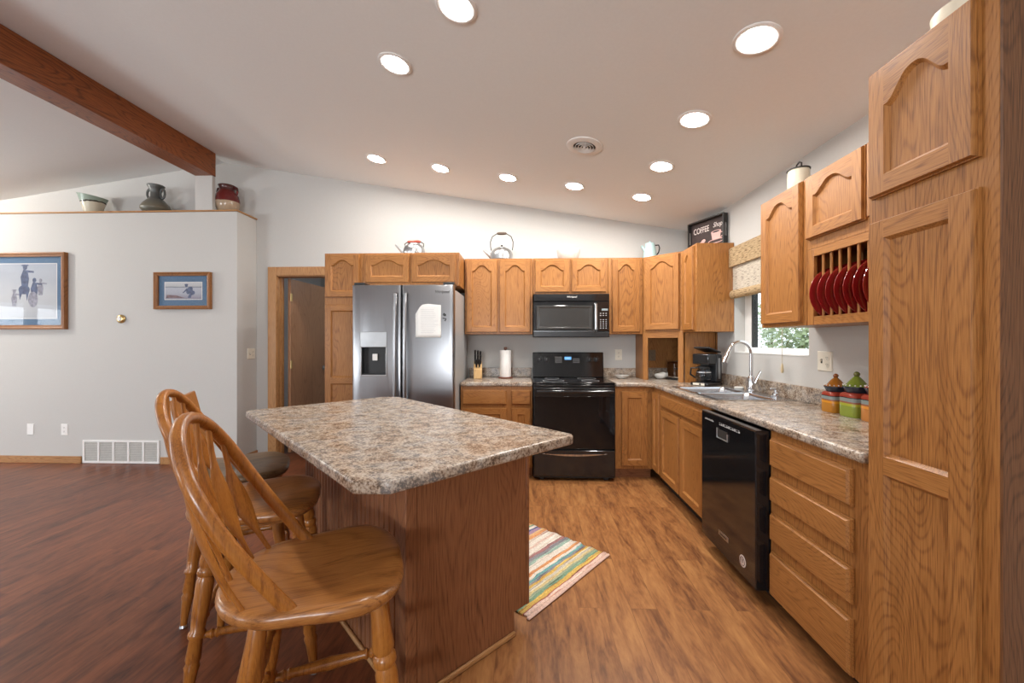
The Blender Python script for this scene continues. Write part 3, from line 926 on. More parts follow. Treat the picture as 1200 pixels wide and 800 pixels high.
# sink
sk = thing('kitchen_sink', 'stainless steel double-bowl sink set in the counter under the window', 'sink', (0, 0, 0))
b = MB(); zr_, bz = ZT + 0.006, 0.735
bx0, bx1 = SX0 + 0.042, SX1 - 0.10
ymid = 3.06
bowls = [(SY0 + 0.042, ymid - 0.012), (ymid + 0.012, SY1 - 0.042)]
ysn = [SY0, bowls[0][0], bowls[0][1], bowls[1][0], bowls[1][1], SY1]
for (xa, xb) in ((SX0, bx0), (bx1, SX1)):
    for i in range(5):
        b.box(xa, ysn[i], ZT + 0.0005, xb, ysn[i + 1], zr_)
for i in (0, 2, 4):
    b.box(bx0, ysn[i], ZT + 0.0005, bx1, ysn[i + 1], zr_)
b.build('rim', steel_sink, sk)
for ya, yb in bowls:
    def rr(a, z, r=0.05, n=6):
        P = []
        for cx, cy, s0 in ((bx1 - a - r, yb - a - r, 0), (bx0 + a + r, yb - a - r, 1), (bx0 + a + r, ya + a + r, 2), (bx1 - a - r, ya + a + r, 3)):
            for q in range(n + 1):
                t = PI / 2 * (s0 + q / n); P.append((cx + r * math.cos(t), cy + r * math.sin(t), z))
        return P
    o = MB().loops([rr(-0.004, zr_ + 0.0005, 0.03), rr(0.002, zr_ - 0.004, 0.03), rr(0.006, ZT - 0.02, 0.045), rr(0.012, bz + 0.03), rr(0.035, bz)], 0, False, True).build('bowl', steel_sink, sk, smooth=60)
    MB().lathe([(0.04, 0), (0.04, 0.003), (0.025, 0.004)], ((bx0 + bx1) / 2, (ya + yb) / 2, bz), 20).build('drain', chrome, o, smooth=40)

# faucet and what stands on the sink deck
ft = thing('kitchen_faucet', 'chrome gooseneck faucet with pull-down sprayer behind the sink', 'faucet', (1.695, 3.09, zr_))
MB().lathe([(0.030, 0), (0.030, 0.012), (0.024, 0.018), (0.024, 0.10), (0.020, 0.115), (0.015, 0.12)], seg=20).build('base', chrome, ft, smooth=40)
R_ = 0.082
pts = [(0, 0, 0.115), (0, 0, 0.20), (0, 0, 0.285)] + [(-R_ + R_ * math.cos(a), 0, 0.295 + R_ * math.sin(a)) for a in [PI * k / 12 * 0.92 for k in range(1, 13)]]
MB().tube(pts, 0.0125, 12, up=(0, 1, 0)).build('spout', chrome, ft, smooth=60)
e0, e1 = Vector(pts[-1]), (Vector(pts[-1]) - Vector(pts[-2])).normalized()
MB().turned(e0, e0 + e1 * 0.105, [(0, 0.0135), (0.25, 0.016), (0.7, 0.021), (0.95, 0.023), (1, 0.018)], 16).build('spray_head', chrome, ft, smooth=40)
MB().turned((0.0, -0.024, 0.075), (0.0, -0.052, 0.080), [(0, 0.012), (1, 0.013)], 12).turned((0.0, -0.05, 0.075), (0.035, -0.065, 0.165), [(0, 0.011), (0.5, 0.009), (1, 0.007)], 10).build('handle', chrome, ft, smooth=50)
sp = thing('soap_pump', 'chrome soap pump on the sink deck right of the faucet', 'soap dispenser', (1.70, 2.80, zr_))
MB().lathe([(0.034, 0), (0.034, 0.010), (0.022, 0.014), (0.020, 0.028), (0.012, 0.034), (0.010, 0.050)], seg=18).build('base', chrome, sp, smooth=40)
MB().tube([(0, 0, 0.048), (0, 0, 0.058), (-0.035, 0, 0.058)], 0.007, 8).build('nozzle', chrome, sp, smooth=50)
wc = MB().lathe([(0.034, 0), (0.036, 0.012), (0.030, 0.018), (0.012, 0.020)], (0, 0, 0), 20).build('sink_stopper', ceramic_w, None, (1.70, 3.275, zr_), smooth=40)
tag(wc, 'round white stopper on the sink deck left of the faucet', 'sink stopper')

# ------------------------------------------------------------------ kitchen island (turned 45 degrees) and its top
IR = PI / 4
isl = thing('kitchen_island', 'dark oak kitchen island with beaded side panel set diagonally', 'kitchen island', (0, 0, 0), IR)
A0, A1, B0, B1 = 0.690, 1.312, 1.297, 2.480
b = MB()
b.box(A0 + 0.012, B0 + 0.012, 0.10, A1 - 0.02, B1, ZC)
b.box(A0 + 0.012, B0 + 0.012, 0.0, A1 - 0.095, B1, 0.10)
b.build('body', isl_v, isl)
b = MB()
b.box(A0 + 0.045, B0, 0.10, A1 - 0.018, B0 + 0.012, ZC); b.box(A0 + 0.045, B0, 0.0, A1 - 0.093, B0 + 0.012, 0.10)
b.build('end_panel', isl_v, isl)
b = MB()
yy = B0 + 0.045
n = 26; st = (B1 - yy) / n
for k in range(n):
    y = yy + k * st
    c0, c1 = y + st * 0.12, y + st * 0.88
    b.add([(A0 + 0.012, y, 0), (A0 + 0.004, c0, 0), (A0 + 0.004, c1, 0), (A0 + 0.012, y + st, 0),
           (A0 + 0.012, y, ZC), (A0 + 0.004, c0, ZC), (A0 + 0.004, c1, ZC), (A0 + 0.012, y + st, ZC)],
          [(0, 1, 5, 4), (1, 2, 6, 5), (2, 3, 7, 6)])
b.build('beaded_panel', isl_v, isl)
MB().box(A0, B0 - 0.004, 0, A0 + 0.045, B0 + 0.045, ZC).build('corner_post', isl_v, isl, bevel=0.003)
MB().box(A1 - 0.018, B0 - 0.004, 0.10, A1, B0 + 0.030, ZC).build('corner_post', isl_v, isl, bevel=0.003)
b = MB(); b.box(A0 + 0.046, B0 - 0.014, 0, A1 - 0.093, B0, 0.022); b.box(A0 - 0.012, B0 + 0.046, 0, A0 + 0.004, B1, 0.022)
b.build('base_trim', trim_oak_x, isl, bevel=0.006, bseg=2)
for k in range(3):
    y0 = B0 + 0.05 + k * 0.375
    o = door_mb(y0, y0 + 0.345, 0.13, 0.66).xf(Matrix.Rotation(PI / 2, 4, 'Z'))
    o.xf(Matrix.Translation((A1 - 0.019, 0, 0))).build('door', [isl_v, isl_h], isl, smooth=30)
    o = drawer_mb(y0, y0 + 0.345, 0.69, 0.835).xf(Matrix.Rotation(PI / 2, 4, 'Z'))
    o.xf(Matrix.Translation((A1 - 0.019, 0, 0))).build('drawer', [isl_v, isl_h], isl)
it = thing('island_countertop', 'large mottled stone worktop with clipped corners lying on the island', 'countertop', (0, 0, 0), IR)
a0, a1, b0, b1 = 0.433, 1.333, 1.040, 2.665
c, d = 0.075, 0.02
MB().prism([(a0 + c, b0), (a1 - d, b0), (a1, b0 + d), (a1, b1 - c), (a1 - c, b1), (a0 + d, b1), (a0, b1 - d), (a0, b0 + c)], ZC + 0.001, ZT).build('worktop', stone_m, it, bevel=0.011, bseg=4)

# ------------------------------------------------------------------ refrigerator
RFX0, RFX1, RFY = -1.545, -0.638, 3.50
rf = thing('refrigerator', 'stainless steel side-by-side refrigerator with water dispenser', 'refrigerator', (RFX0, RFY, 0))
w = RFX1 - RFX0
MB().box(0.004, 0.075, 0.02, w - 0.004, 0.80, 1.765).build('body', grey_side, rf, bevel=0.005)
MB().box(0.01, 0.03, 0.0, w - 0.01, 0.076, 0.09).build('kick_grille', black_s, rf)
sx = 0.443
def fridge_door(x0, x1):
    L = []; NC = 16
    def P(a, y, zc):
        xs_ = [x0 + a + (x1 - x0 - 2 * a) * k / NC for k in range(NC + 1)]
        cr = lambda x: y - (0.010 * (1 - ((x - (x0 + x1) / 2) / ((x1 - x0) / 2)) ** 2) if y < 0.02 else 0)
        return [(x, cr(x), 0.10 + zc) for x in xs_] + [(x, cr(x), 1.80 - zc) for x in reversed(xs_)]
    for a, y in ((0.0, 0.070), (0.0, 0.016), (0.003, 0.007), (0.008, 0.002), (0.016, 0.0)):
        L.append(P(a, y, a * 0.6))
    return MB().loops(L)
ld = fridge_door(0.0, sx - 0.003)
do = ld.build('door', steel, rf, smooth=25)
cx0, cx1, cz0, cz1 = 0.080, 0.315, 0.995, 1.385
cut = MB().box(cx0 + 0.008, -0.05, cz0 + 0.008, cx1 - 0.008, 0.055, 1.255).build('cutter', steel)
apply_boolean(do, [cut])
do.data.materials.clear(); do.data.materials.append(steel)
do.data.set_sharp_from_angle(angle=math.radians(25))
ro = fridge_door(sx + 0.003, w).build('door', steel, rf, smooth=25)
dp = MB()
dp.box(cx0, -0.014, 1.250, cx1, 0.0005, cz1); dp.box(cx0, -0.014, cz0, cx0 + 0.010, 0.0005, 1.25); dp.box(cx1 - 0.010, -0.014, cz0, cx1, 0.0005, 1.25); dp.box(cx0 + 0.010, -0.014, cz0, cx1 - 0.010, 0.0005, cz0 + 0.012)
dp = dp.build('dispenser_panel', alum, do, bevel=0.003)
cv = MB()
cv.box(cx0 + 0.009, 0.050, cz0 + 0.009, cx1 - 0.009, 0.054, 1.252); cv.box(cx0 + 0.0085, 0.001, cz0 + 0.009, cx0 + 0.012, 0.05, 1.252)
cv.box(cx1 - 0.012, 0.001, cz0 + 0.009, cx1 - 0.0085, 0.05, 1.252); cv.box(cx0 + 0.012, 0.001, 1.248, cx1 - 0.012, 0.05, 1.252); cv.box(cx0 + 0.012, 0.001, cz0 + 0.009, cx1 - 0.012, 0.05, cz0 + 0.02)
cv.build('dispenser_recess', black_s, do)
MB().box(0.170, 0.030, 1.13, 0.215, 0.050, 1.19).build('dispenser_paddle', plastic_ww, do, bevel=0.004)
for hx in (sx - 0.043, sx + 0.043):
    pts = [(hx, -0.004, 1.725), (hx, -0.040, 1.715)] + [(hx, -0.040 - 0.022 * math.sin(PI * k / 10), 1.715 - k * 0.110) for k in range(1, 10)] + [(hx, -0.040, 0.615), (hx, -0.004, 0.605)]
    MB().tube(pts, 0.016, 12, 0, 0.75, up=(1, 0, 0)).build('handle', steel, rf, smooth=50)
MB().box(w - 0.10, 0.03, 1.801, w - 0.004, 0.16, 1.826).box(0.004, 0.03, 1.801, 0.10, 0.16, 1.826).build('hinge_cover', black_s, rf, bevel=0.004)
text('emblem', 'Whirlpool', 0.034, slot_m, rf, (w - 0.110, -0.0085, 1.735), FRONT, shear=0.25)
pn = thing('paper_note', 'white crumpled paper sheet with lines of print on the right refrigerator door', 'paper note', (RFX0 + 0.572, RFY - 0.0125, 1.335))
P = MB(); nx, nz_ = 8, 10
vs = []; fs = []
for j in range(nz_ + 1):
    for i in range(nx + 1):
        u, v = i / nx, j / nz_
        x = 0.225 * u; z = 0.295 * v
        if v > 0.7 and u < 0.30: x += (v - 0.7) / 0.3 * 0.055 * (1 - u / 0.30)
        if v > 0.9: z -= 0.012 * abs(u - 0.5) * 2
        y = -0.003 + 0.0028 * math.sin(9 * u + 5 * v) * math.sin(7 * v - 3 * u)
        vs.append((x, y, z))
for j in range(nz_):
    for i in range(nx):
        k = j * (nx + 1) + i
        fs.append((k, k + 1, k + nx + 2, k + nx + 1))
P.add(vs, fs)
o = P.build('sheet', paper_m, pn, smooth=80)
md = o.modifiers.new('thick', 'SOLIDIFY'); md.thickness = 0.0006; md.offset = 0
ln = MB()
for j in range(13):
    z = 0.245 - j * 0.017
    x0 = 0.045 + 0.01 * random.random()
    ln.box(x0, -0.0075, z, x0 + 0.11 + 0.05 * random.random(), -0.0069, z + 0.0022)
ln.build('printed_lines', grey_mark, pn)
for (z, t_, lab) in ((1.535, 'magnet', 'upper small dark magnet beside the paper on the refrigerator'), (1.495, 'magnet', 'lower small dark magnet beside the paper on the refrigerator')):
    o = MB()
    if z > 1.52:
        o.tube([(-0.010, 0, 0), (0.0, 0, 0.012), (0.012, 0, 0.004), (0.0, 0, -0.010), (-0.010, 0, 0)], 0.0045, 8)
        o.tube([(-0.006, 0, 0.012), (0.014, 0, -0.010)], 0.003, 8)
    else:
        o.tube([(-0.014, 0, 0.010), (0.016, 0, 0.004), (0.004, 0, -0.016)], 0.0045, 8)
    tag(o.build('fridge_magnet', slot_m, None, (RFX0 + 0.825, RFY - 0.0105, z), smooth=50), lab, 'magnet')

# ------------------------------------------------------------------ range
rg = thing('stove', 'black freestanding electric stove with glass oven door', 'stove', (0.064, 3.742, 0))
w = 0.762
MB().box(0.002, 0.045, 0.02, w - 0.002, 0.64, 0.895).build('body', black_s, rg)
MB().box(0.0, 0.030, 0.896, w, 0.60, 0.916).build('cooktop', black_glass, rg, bevel=0.006)
MB().box(0.004, 0.010, 0.872, w - 0.004, 0.044, 0.895).build('front_rail', black_g, rg, bevel=0.004)
for (x, y, r) in ((0.20, 0.20, 0.105), (0.20, 0.45, 0.075), (0.56, 0.20, 0.085), (0.56, 0.45, 0.095)):
    MB().lathe([(r, 0), (r, 0.0006), (r - 0.003, 0.0006), (r - 0.003, 0)], (x, y, 0.9163), 40, cap0=False, cap1=False).build('burner_ring', grey_mark, rg)
od = MB().cbox(0.004, 0.0, 0.300, w - 0.004, 0.044, 0.868, 0.006).build('oven_door', black_g, rg)
MB().box(0.010, -0.0035, 0.310, w - 0.010, -0.0002, 0.790).build('oven_glass', black_glass, od, bevel=0.002)
hd = MB().tube([(0.03, -0.048, 0.838), (w - 0.03, -0.048, 0.838)], 0.0165, 14, 0, 0.9)
hd.box(0.035, -0.045, 0.826, 0.065, 0.001, 0.850); hd.box(w - 0.065, -0.045, 0.826, w - 0.035, 0.001, 0.850)
hd.build('handle', black_g, od, smooth=50)
sd = MB().cbox(0.004, 0.002, 0.045, w - 0.004, 0.044, 0.290, 0.006).build('storage_drawer', black_g, rg)
pts = [(0.08, 0.002, 0.252), (w - 0.08, 0.002, 0.252)]
b = MB(); n = 24; P0 = []; P1 = []
for k in range(n + 1):
    x = 0.08 + (w - 0.16) * k / n; q = math.sin(PI * k / n)
    P0.append((x, -0.016 * q + 0.002, 0.255)); P1.append((x, 0.0015, 0.255 - 0.022 * q))
for k in range(n):
    b.add([P0[k], P0[k + 1], P1[k + 1], P1[k]], [(0, 1, 2, 3)])
    b.add([P0[k], P0[k + 1], (P0[k + 1][0], 0.003, 0.258), (P0[k][0], 0.003, 0.258)], [(0, 1, 2, 3)])
b.build('drawer_grip', chrome, sd, smooth=40)
MB().box(0.06, 0.05, 0, 0.10, 0.60, 0.02).box(w - 0.10, 0.05, 0, w - 0.06, 0.60, 0.02).build('foot', black_s, rg)
bg = MB()
prof = [(0.565, 0.916), (0.590, 1.185), (0.640, 1.185), (0.640, 0.916)]
bg.loops([[(0.002, y, z) for y, z in prof], [(w - 0.002, y, z) for y, z in prof]])
bgo = bg.build('control_panel', black_g, rg, bevel=0.008, bseg=3)
bgt = math.atan(0.025 / 0.269)
def on_panel(x, z, off=0.001):
    return (x, 0.565 + 0.025 * (z - 0.916) / 0.269 - off, z)
for x in (0.075, 0.150, 0.605, 0.680):
    p = on_panel(x, 1.105); 
    MB().turned((x, p[1] + 0.001, p[2]), (x, p[1] - 0.022, p[2] - 0.002), [(0, 0.024), (0.3, 0.024), (0.35, 0.020), (1, 0.017)], 20).build('knob', black_s, bgo, smooth=40)
    rb = MB()
    for k in range(9):
        a = PI * (0.15 + 1.7 * k / 8) - PI / 2 + PI
        rb.box(x + 0.032 * math.cos(a) - 0.0015, p[1] - 0.001, p[2] + 0.032 * math.sin(a) - 0.0015, x + 0.032 * math.cos(a) + 0.0015, p[1] + 0.003, p[2] + 0.032 * math.sin(a) + 0.0015)
    rb.box(x - 0.0015, p[1] - 0.0235, p[2] - 0.002, x + 0.0015, p[1] - 0.0215, p[2] + 0.016)
    rb.build('dial_marks', grey_mark, bgo)
dm = MB()
p = on_panel(0.375, 1.115)
MB().box(0.345, p[1] - 0.002, 1.105, 0.415, p[1] + 0.004, 1.135).build('clock_display', display_m, bgo)
text('clock_digits', '4:28', 0.020, white_mark, bgo, (0.380, p[1] - 0.0030, 1.120), FRONT)
for i in range(4):
    for j in range(4):
        for xo in (0.245, 0.435):
            if (xo > 0.4 and j == 3): continue
            x = xo + i * 0.019; z = 1.075 + j * 0.018
            q = on_panel(x, z); dm.box(x, q[1] - 0.0008, z, x + 0.011, q[1] + 0.002, z + 0.005)
dm.build('key_marks', grey_mark, bgo)

# ------------------------------------------------------------------ microwave
mw = thing('microwave', 'black over-the-range microwave hanging under the short wall cabinet', 'microwave', (0.0685, 4.020, 1.345))
w = 0.756; hh = 0.430
MB().box(0, 0.03, 0, w, 0.405, hh).build('body', black_s, mw, bevel=0.004)
MB().cbox(0.0, 0.0, hh - 0.075, w, 0.030, hh, 0.006).build('vent_strip', black_g, mw)
md_ = MB().cbox(0.0, 0.0, 0.055, 0.635, 0.030, hh - 0.0755, 0.008).build('door', black_g, mw)
b = MB(); x0, x1, z0, z1 = 0.030, 0.590, 0.075, 0.315
b.loops([[(x0, -0.001, z0), (x1, -0.001, z0), (x1, -0.001, z1), (x0, -0.001, z1)],
         [(x0 + 0.004, -0.006, z0 + 0.004), (x1 - 0.004, -0.006, z0 + 0.004), (x1 - 0.004, -0.006, z1 - 0.004), (x0 + 0.004, -0.006, z1 - 0.004)],
         [(x0 + 0.022, -0.006, z0 + 0.018), (x1 - 0.022, -0.006, z0 + 0.018), (x1 - 0.022, -0.006, z1 - 0.018), (x0 + 0.022, -0.006, z1 - 0.018)],
         [(x0 + 0.028, -0.002, z0 + 0.024), (x1 - 0.028, -0.002, z0 + 0.024), (x1 - 0.028, -0.002, z1 - 0.024), (x0 + 0.028, -0.002, z1 - 0.024)]], 0, False, True)
b.build('door_window', plain('smoked_glass', (0.035, 0.033, 0.031), 0.12, 0, 0.0, 10, 0, 0.8, 0.5), md_)
MB().box(0.003, -0.0015, 0.056, 0.632, 0.0, 0.059).build('door_trim', alum, md_)
MB().tube([(0.617, -0.002, 0.335), (0.617, -0.030, 0.325), (0.617, -0.034, 0.20), (0.617, -0.030, 0.075), (0.617, -0.002, 0.065)], 0.015, 12, 0, 0.6, up=(1, 0, 0)).build('handle', alum, md_, smooth=50)
cp = MB().cbox(0.6355, 0.0, 0.055, w, 0.030, hh - 0.0755, 0.006).build('keypad', black_g, mw)
b = MB()
for i in range(3):
    for j in range(8):
        if j == 5: continue
        x = 0.663 + i * 0.027; z = 0.085 + j * 0.021
        b.box(x, -0.0008, z, x + 0.011, 0.001, z + 0.006)
b.build('key_marks', grey_mark, cp)
MB().cbox(0.0, 0.0, 0.0, w, 0.030, 0.0545, 0.006).build('bottom_strip', black_s, mw)
MB().box(0.680, -0.001, 0.262, 0.740, 0.001, 0.282).build('clock_display', plain('grey_display', (0.25, 0.30, 0.32), 0.3), cp)
text('emblem', 'Whirlpool', 0.024, white_mark, mw, (w / 2 + 0.005, -0.0012, hh - 0.030), FRONT, shear=0.2)

# ------------------------------------------------------------------ dishwasher (faces -x: its own frame is turned like the cabinets)
dw = thing('dishwasher', 'glossy black dishwasher between the sink cabinet and the drawers', 'dishwasher', (1.122, 2.612, 0), -PI / 2)
w = 0.604
MB().box(0.004, 0.075, 0.09, w - 0.004, XR - 1.122 - 0.03, 0.860).build('body', black_s, dw)
MB().box(0.004, 0.125, 0.0, w - 0.004, 0.145, 0.09).build('toe_kick', black_s, dw)
dd = MB().cbox(0.0, 0.0, 0.080, w, 0.074, 0.862, 0.005).build('door', black_g, dw)
MB().box(0.004, 0.0005, 0.8625, w - 0.004, 0.030, 0.8655).build('top_trim', alum, dd)
b = MB()
b.tube([(0.215, -0.004, 0.795), (0.215, -0.004, 0.740), (0.335, -0.004, 0.740), (0.335, -0.004, 0.780)], 0.004, 6)
b.build('latch_handle', alum, dd)
MB().box(0.222, -0.002, 0.746, 0.329, -0.0002, 0.79).build('latch_recess', slot_m, dd)
b = MB(); b2 = MB(); random.seed(3)
for k in range(7):
    x = 0.05 + k * 0.017; b.box(x, -0.0008, 0.817, x + 0.010, 0.001, 0.823 + 0.004 * (k % 2))
for k in range(11):
    x = 0.235 + k * 0.021; b2.box(x, -0.0008, 0.815, x + 0.013, 0.001, 0.819 + 0.004 * (k % 3))
    b2.box(x, -0.0008, 0.826, x + 0.008, 0.001, 0.829)
b.build('key_marks', grey_mark, dd); b2.build('key_marks', grey_mark, dd)
lp = MB().box(0.228, -0.002, 0.178, 0.340, -0.0002, 0.206).build('name_plate', alum, dd, bevel=0.001)
text('emblem', 'KitchenAid', 0.017, slot_m, lp, (0.284, -0.0026, 0.192), FRONT)
st_ = MB().turned((0.487, 0.0, 0.160), (0.487, -0.0012, 0.160), [(0, 0.030), (1, 0.030)], 28).build('round_sticker', plain('pink_sticker', (0.70, 0.60, 0.56), 0.5), dd)
MB().tube([(0.487 + 0.021 * math.cos(a), -0.0018, 0.160 + 0.021 * math.sin(a)) for a in [2 * PI * k / 20 for k in range(20)]], 0.0016, 6, closed=True).box(0.478, -0.002, 0.150, 0.482, -0.001, 0.172).box(0.490, -0.002, 0.150, 0.494, -0.001, 0.172).build('sticker_print', slot_m, st_)

# ------------------------------------------------------------------ bar stools
def seat_mb(th=0.046):
    mb = MB(); N = 44
    ol = []
    for k in range(N):
        a = 2 * PI * k / N
        ca, sa = math.cos(a), math.sin(a)
        p = 3.2 if ca > 0 else 2.2
        r = 1.0 / (abs(ca) ** p + abs(sa) ** p) ** (1 / p)
        x = ca * r * (0.215 if ca > 0 else 0.258); y = sa * r * (0.240 - 0.02 * max(0, -ca))
        y *= 1 - 0.085 * math.exp(-((x + 0.04) / 0.09) ** 2)
        ol.append((x, y))
    def ring(f, z0, dish=0.0):
        out = []
        for x, y in ol:
            X, Y = x * f, y * f
            z = z0
            if dish:
                z -= dish * math.exp(-((X + 0.03) / 0.13) ** 2) * (0.55 + 0.45 * math.cos(min(PI, abs(Y) / 0.19 * PI))) * 0.9
                z -= 0.010 * max(0, (X - 0.12) / 0.08) * (1 - math.exp(-(Y / 0.06) ** 2))
            out.append((X, Y, z))
        return out
    L = [ring(0.80, 0.0), ring(0.93, 0.003), ring(0.985, 0.014), ring(1.0, 0.027), ring(0.99, 0.039, 0.002), ring(0.955, 0.046, 0.006)]
    for f in (0.88, 0.76, 0.62, 0.46, 0.30, 0.15, 0.04):
        L.append(ring(f, 0.047, 0.016))
    mb.loops(L)
    return mb


LEG = [(0, 0.016), (0.03, 0.021), (0.10, 0.023), (0.22, 0.029), (0.245, 0.024), (0.26, 0.030), (0.285, 0.031), (0.30, 0.024), (0.33, 0.029), (0.52, 0.026),
       (0.60, 0.022), (0.615, 0.028), (0.635, 0.028), (0.65, 0.021), (0.76, 0.024), (0.78, 0.020), (0.80, 0.025), (0.83, 0.021), (0.98, 0.014), (1, 0.013)]
STR = [(0, 0.009), (0.10, 0.012), (0.13, 0.017), (0.155, 0.012), (0.175, 0.018), (0.20, 0.013), (0.5, 0.020), (0.80, 0.013), (0.825, 0.018), (0.845, 0.012), (0.87, 0.017), (0.90, 0.012), (1, 0.009)]


def make_stool(label, loc, rz, seatm, plank=False, legm=None):
    t = thing('bar_stool', label, 'bar stool', loc, rz, 'bar stools along the island')
    ZS = 0.612
    legm = legm or stool_v
    seat_mb().build('seat', seatm, t, (0, 0, ZS), smooth=55)
    MB().lathe([(0.075, 0), (0.080, 0.004), (0.080, 0.016), (0.075, 0.020)], (0, 0, ZS - 0.0205), 24).build('swivel_ring', dark_iron, t, smooth=40)
    MB().box(-0.125, -0.125, ZS - 0.040, 0.125, 0.125, ZS - 0.021).build('base_plate', stool_l, t, bevel=0.006)
    for sx in (-1, 1):
        for sy in (-1, 1):
            p0 = (sx * 0.138, sy * 0.138, ZS + 0.004); p1 = (sx * 0.205, sy * 0.205, 0.012)
            o = MB().turned(p0, p1, LEG, 14).build('leg', legm, t, smooth=50)
            MB().lathe([(0.014, 0), (0.016, 0.004), (0.013, 0.013)], (p1[0], p1[1], 0), 12).build('glide', alum, o, smooth=40)
    def at(sx, sy, f):
        return Vector((sx * (0.205 - (0.205 - 0.138) * f), sy * (0.205 - (0.205 - 0.138) * f), 0.012 + (ZS - 0.008) * f))
    for (a, c, f) in (((1, -1), (1, 1), 0.30), ((-1, -1), (-1, 1), 0.42), ((-1, -1), (1, -1), 0.36), ((-1, 1), (1, 1), 0.36), ((1, -1), (1, 1), 0.62), ((-1, -1), (-1, 1), 0.68)):
        k = 1.18 if f == 0.30 else 1.0
        MB().turned(at(*a, f), at(*c, f), [(q, r * k) for q, r in STR], 12).build('stretcher', legm, t, smooth=50)
    # the back
    zt = ZS + 0.044
    if plank:
        b = MB()
        for (ya, yb) in ((-0.205, 0.205),):
            p = [(-0.150, zt - 0.004), (-0.172, zt - 0.004), (-0.262, 1.030), (-0.238, 1.036)]
            b.loops([[(x, ya, z) for x, z in p], [(x, yb, z) for x, z in p]])
        b.build('backrest', stool_v, t, bevel=0.006)
        return t
    H = 0.455
    def bow(u):             # u in -1..1 around the arch
        a = u * PI / 2 * 1.0
        y = 0.205 * math.sin(a) * (1 - 0.10 * max(0, abs(u) - 0.55) / 0.45)
        hgt = H * (math.cos(a)) ** 0.62 if abs(u) < 1 else 0.0
        x = -0.060 - 0.270 * (hgt / H) - 0.02 * math.sin(PI * hgt / H)
        return Vector((x, y, zt - 0.012 + hgt))
    us = [math.sin(PI / 2 * k / 20) for k in range(-20, 21)]
    MB().tube([bow(u) for u in us], 0.0175, 12, 0, 0.85, up=(1, 0, 0.4)).build('bow', stool_v, t, smooth=60)
    for k in range(7):
        q = (k - 3) / 3
        base = Vector((-0.228 + 0.065 * q * q, 0.155 * q, zt - 0.012))
        top = bow(0.50 * q)
        pts = []; rr = []; L = []
        d = top - base
        tl = math.hypot(1, 0.9 * q); tc1, ts1 = 1 / tl, 0.9 * q / tl
        for i in range(17):
            s_ = i / 16
            c_ = base + d * s_ + Vector((-0.022 * math.sin(PI * s_), 0, 0))
            wd = 0.0075 + 0.0210 * max(0.0, math.sin(PI * min(1, max(0, (s_ - 0.16) / 0.62)))) ** 1.3
            tk = 0.0075 - 0.0022 * math.sin(PI * s_)
            L.append([c_ + Vector((tk * math.sin(a) * tc1 + wd * math.cos(a) * ts1, wd * math.cos(a) * tc1 - tk * math.sin(a) * ts1, 0)) for a in [2 * PI * j / 10 for j in range(10)]])
        MB().loops(L).build('spindle', stool_v, t, smooth=60)
    return t


def isl_pt(a, b):
    return ((a - b) * h, (a + b) * h, 0)


make_stool('nearest oak bar stool with bow back and arrow-shaped spindles', (-0.585, 1.145, 0), math.radians(23), stool_l)
make_stool('middle oak bar stool, its bow back rising behind the nearest stool', (-1.105, 1.652, 0), math.radians(24), stool_l)
make_stool('farthest bar stool with weathered grey-brown seat and plain board back', (-1.485, 2.05, 0), math.radians(30), stool_g, True)

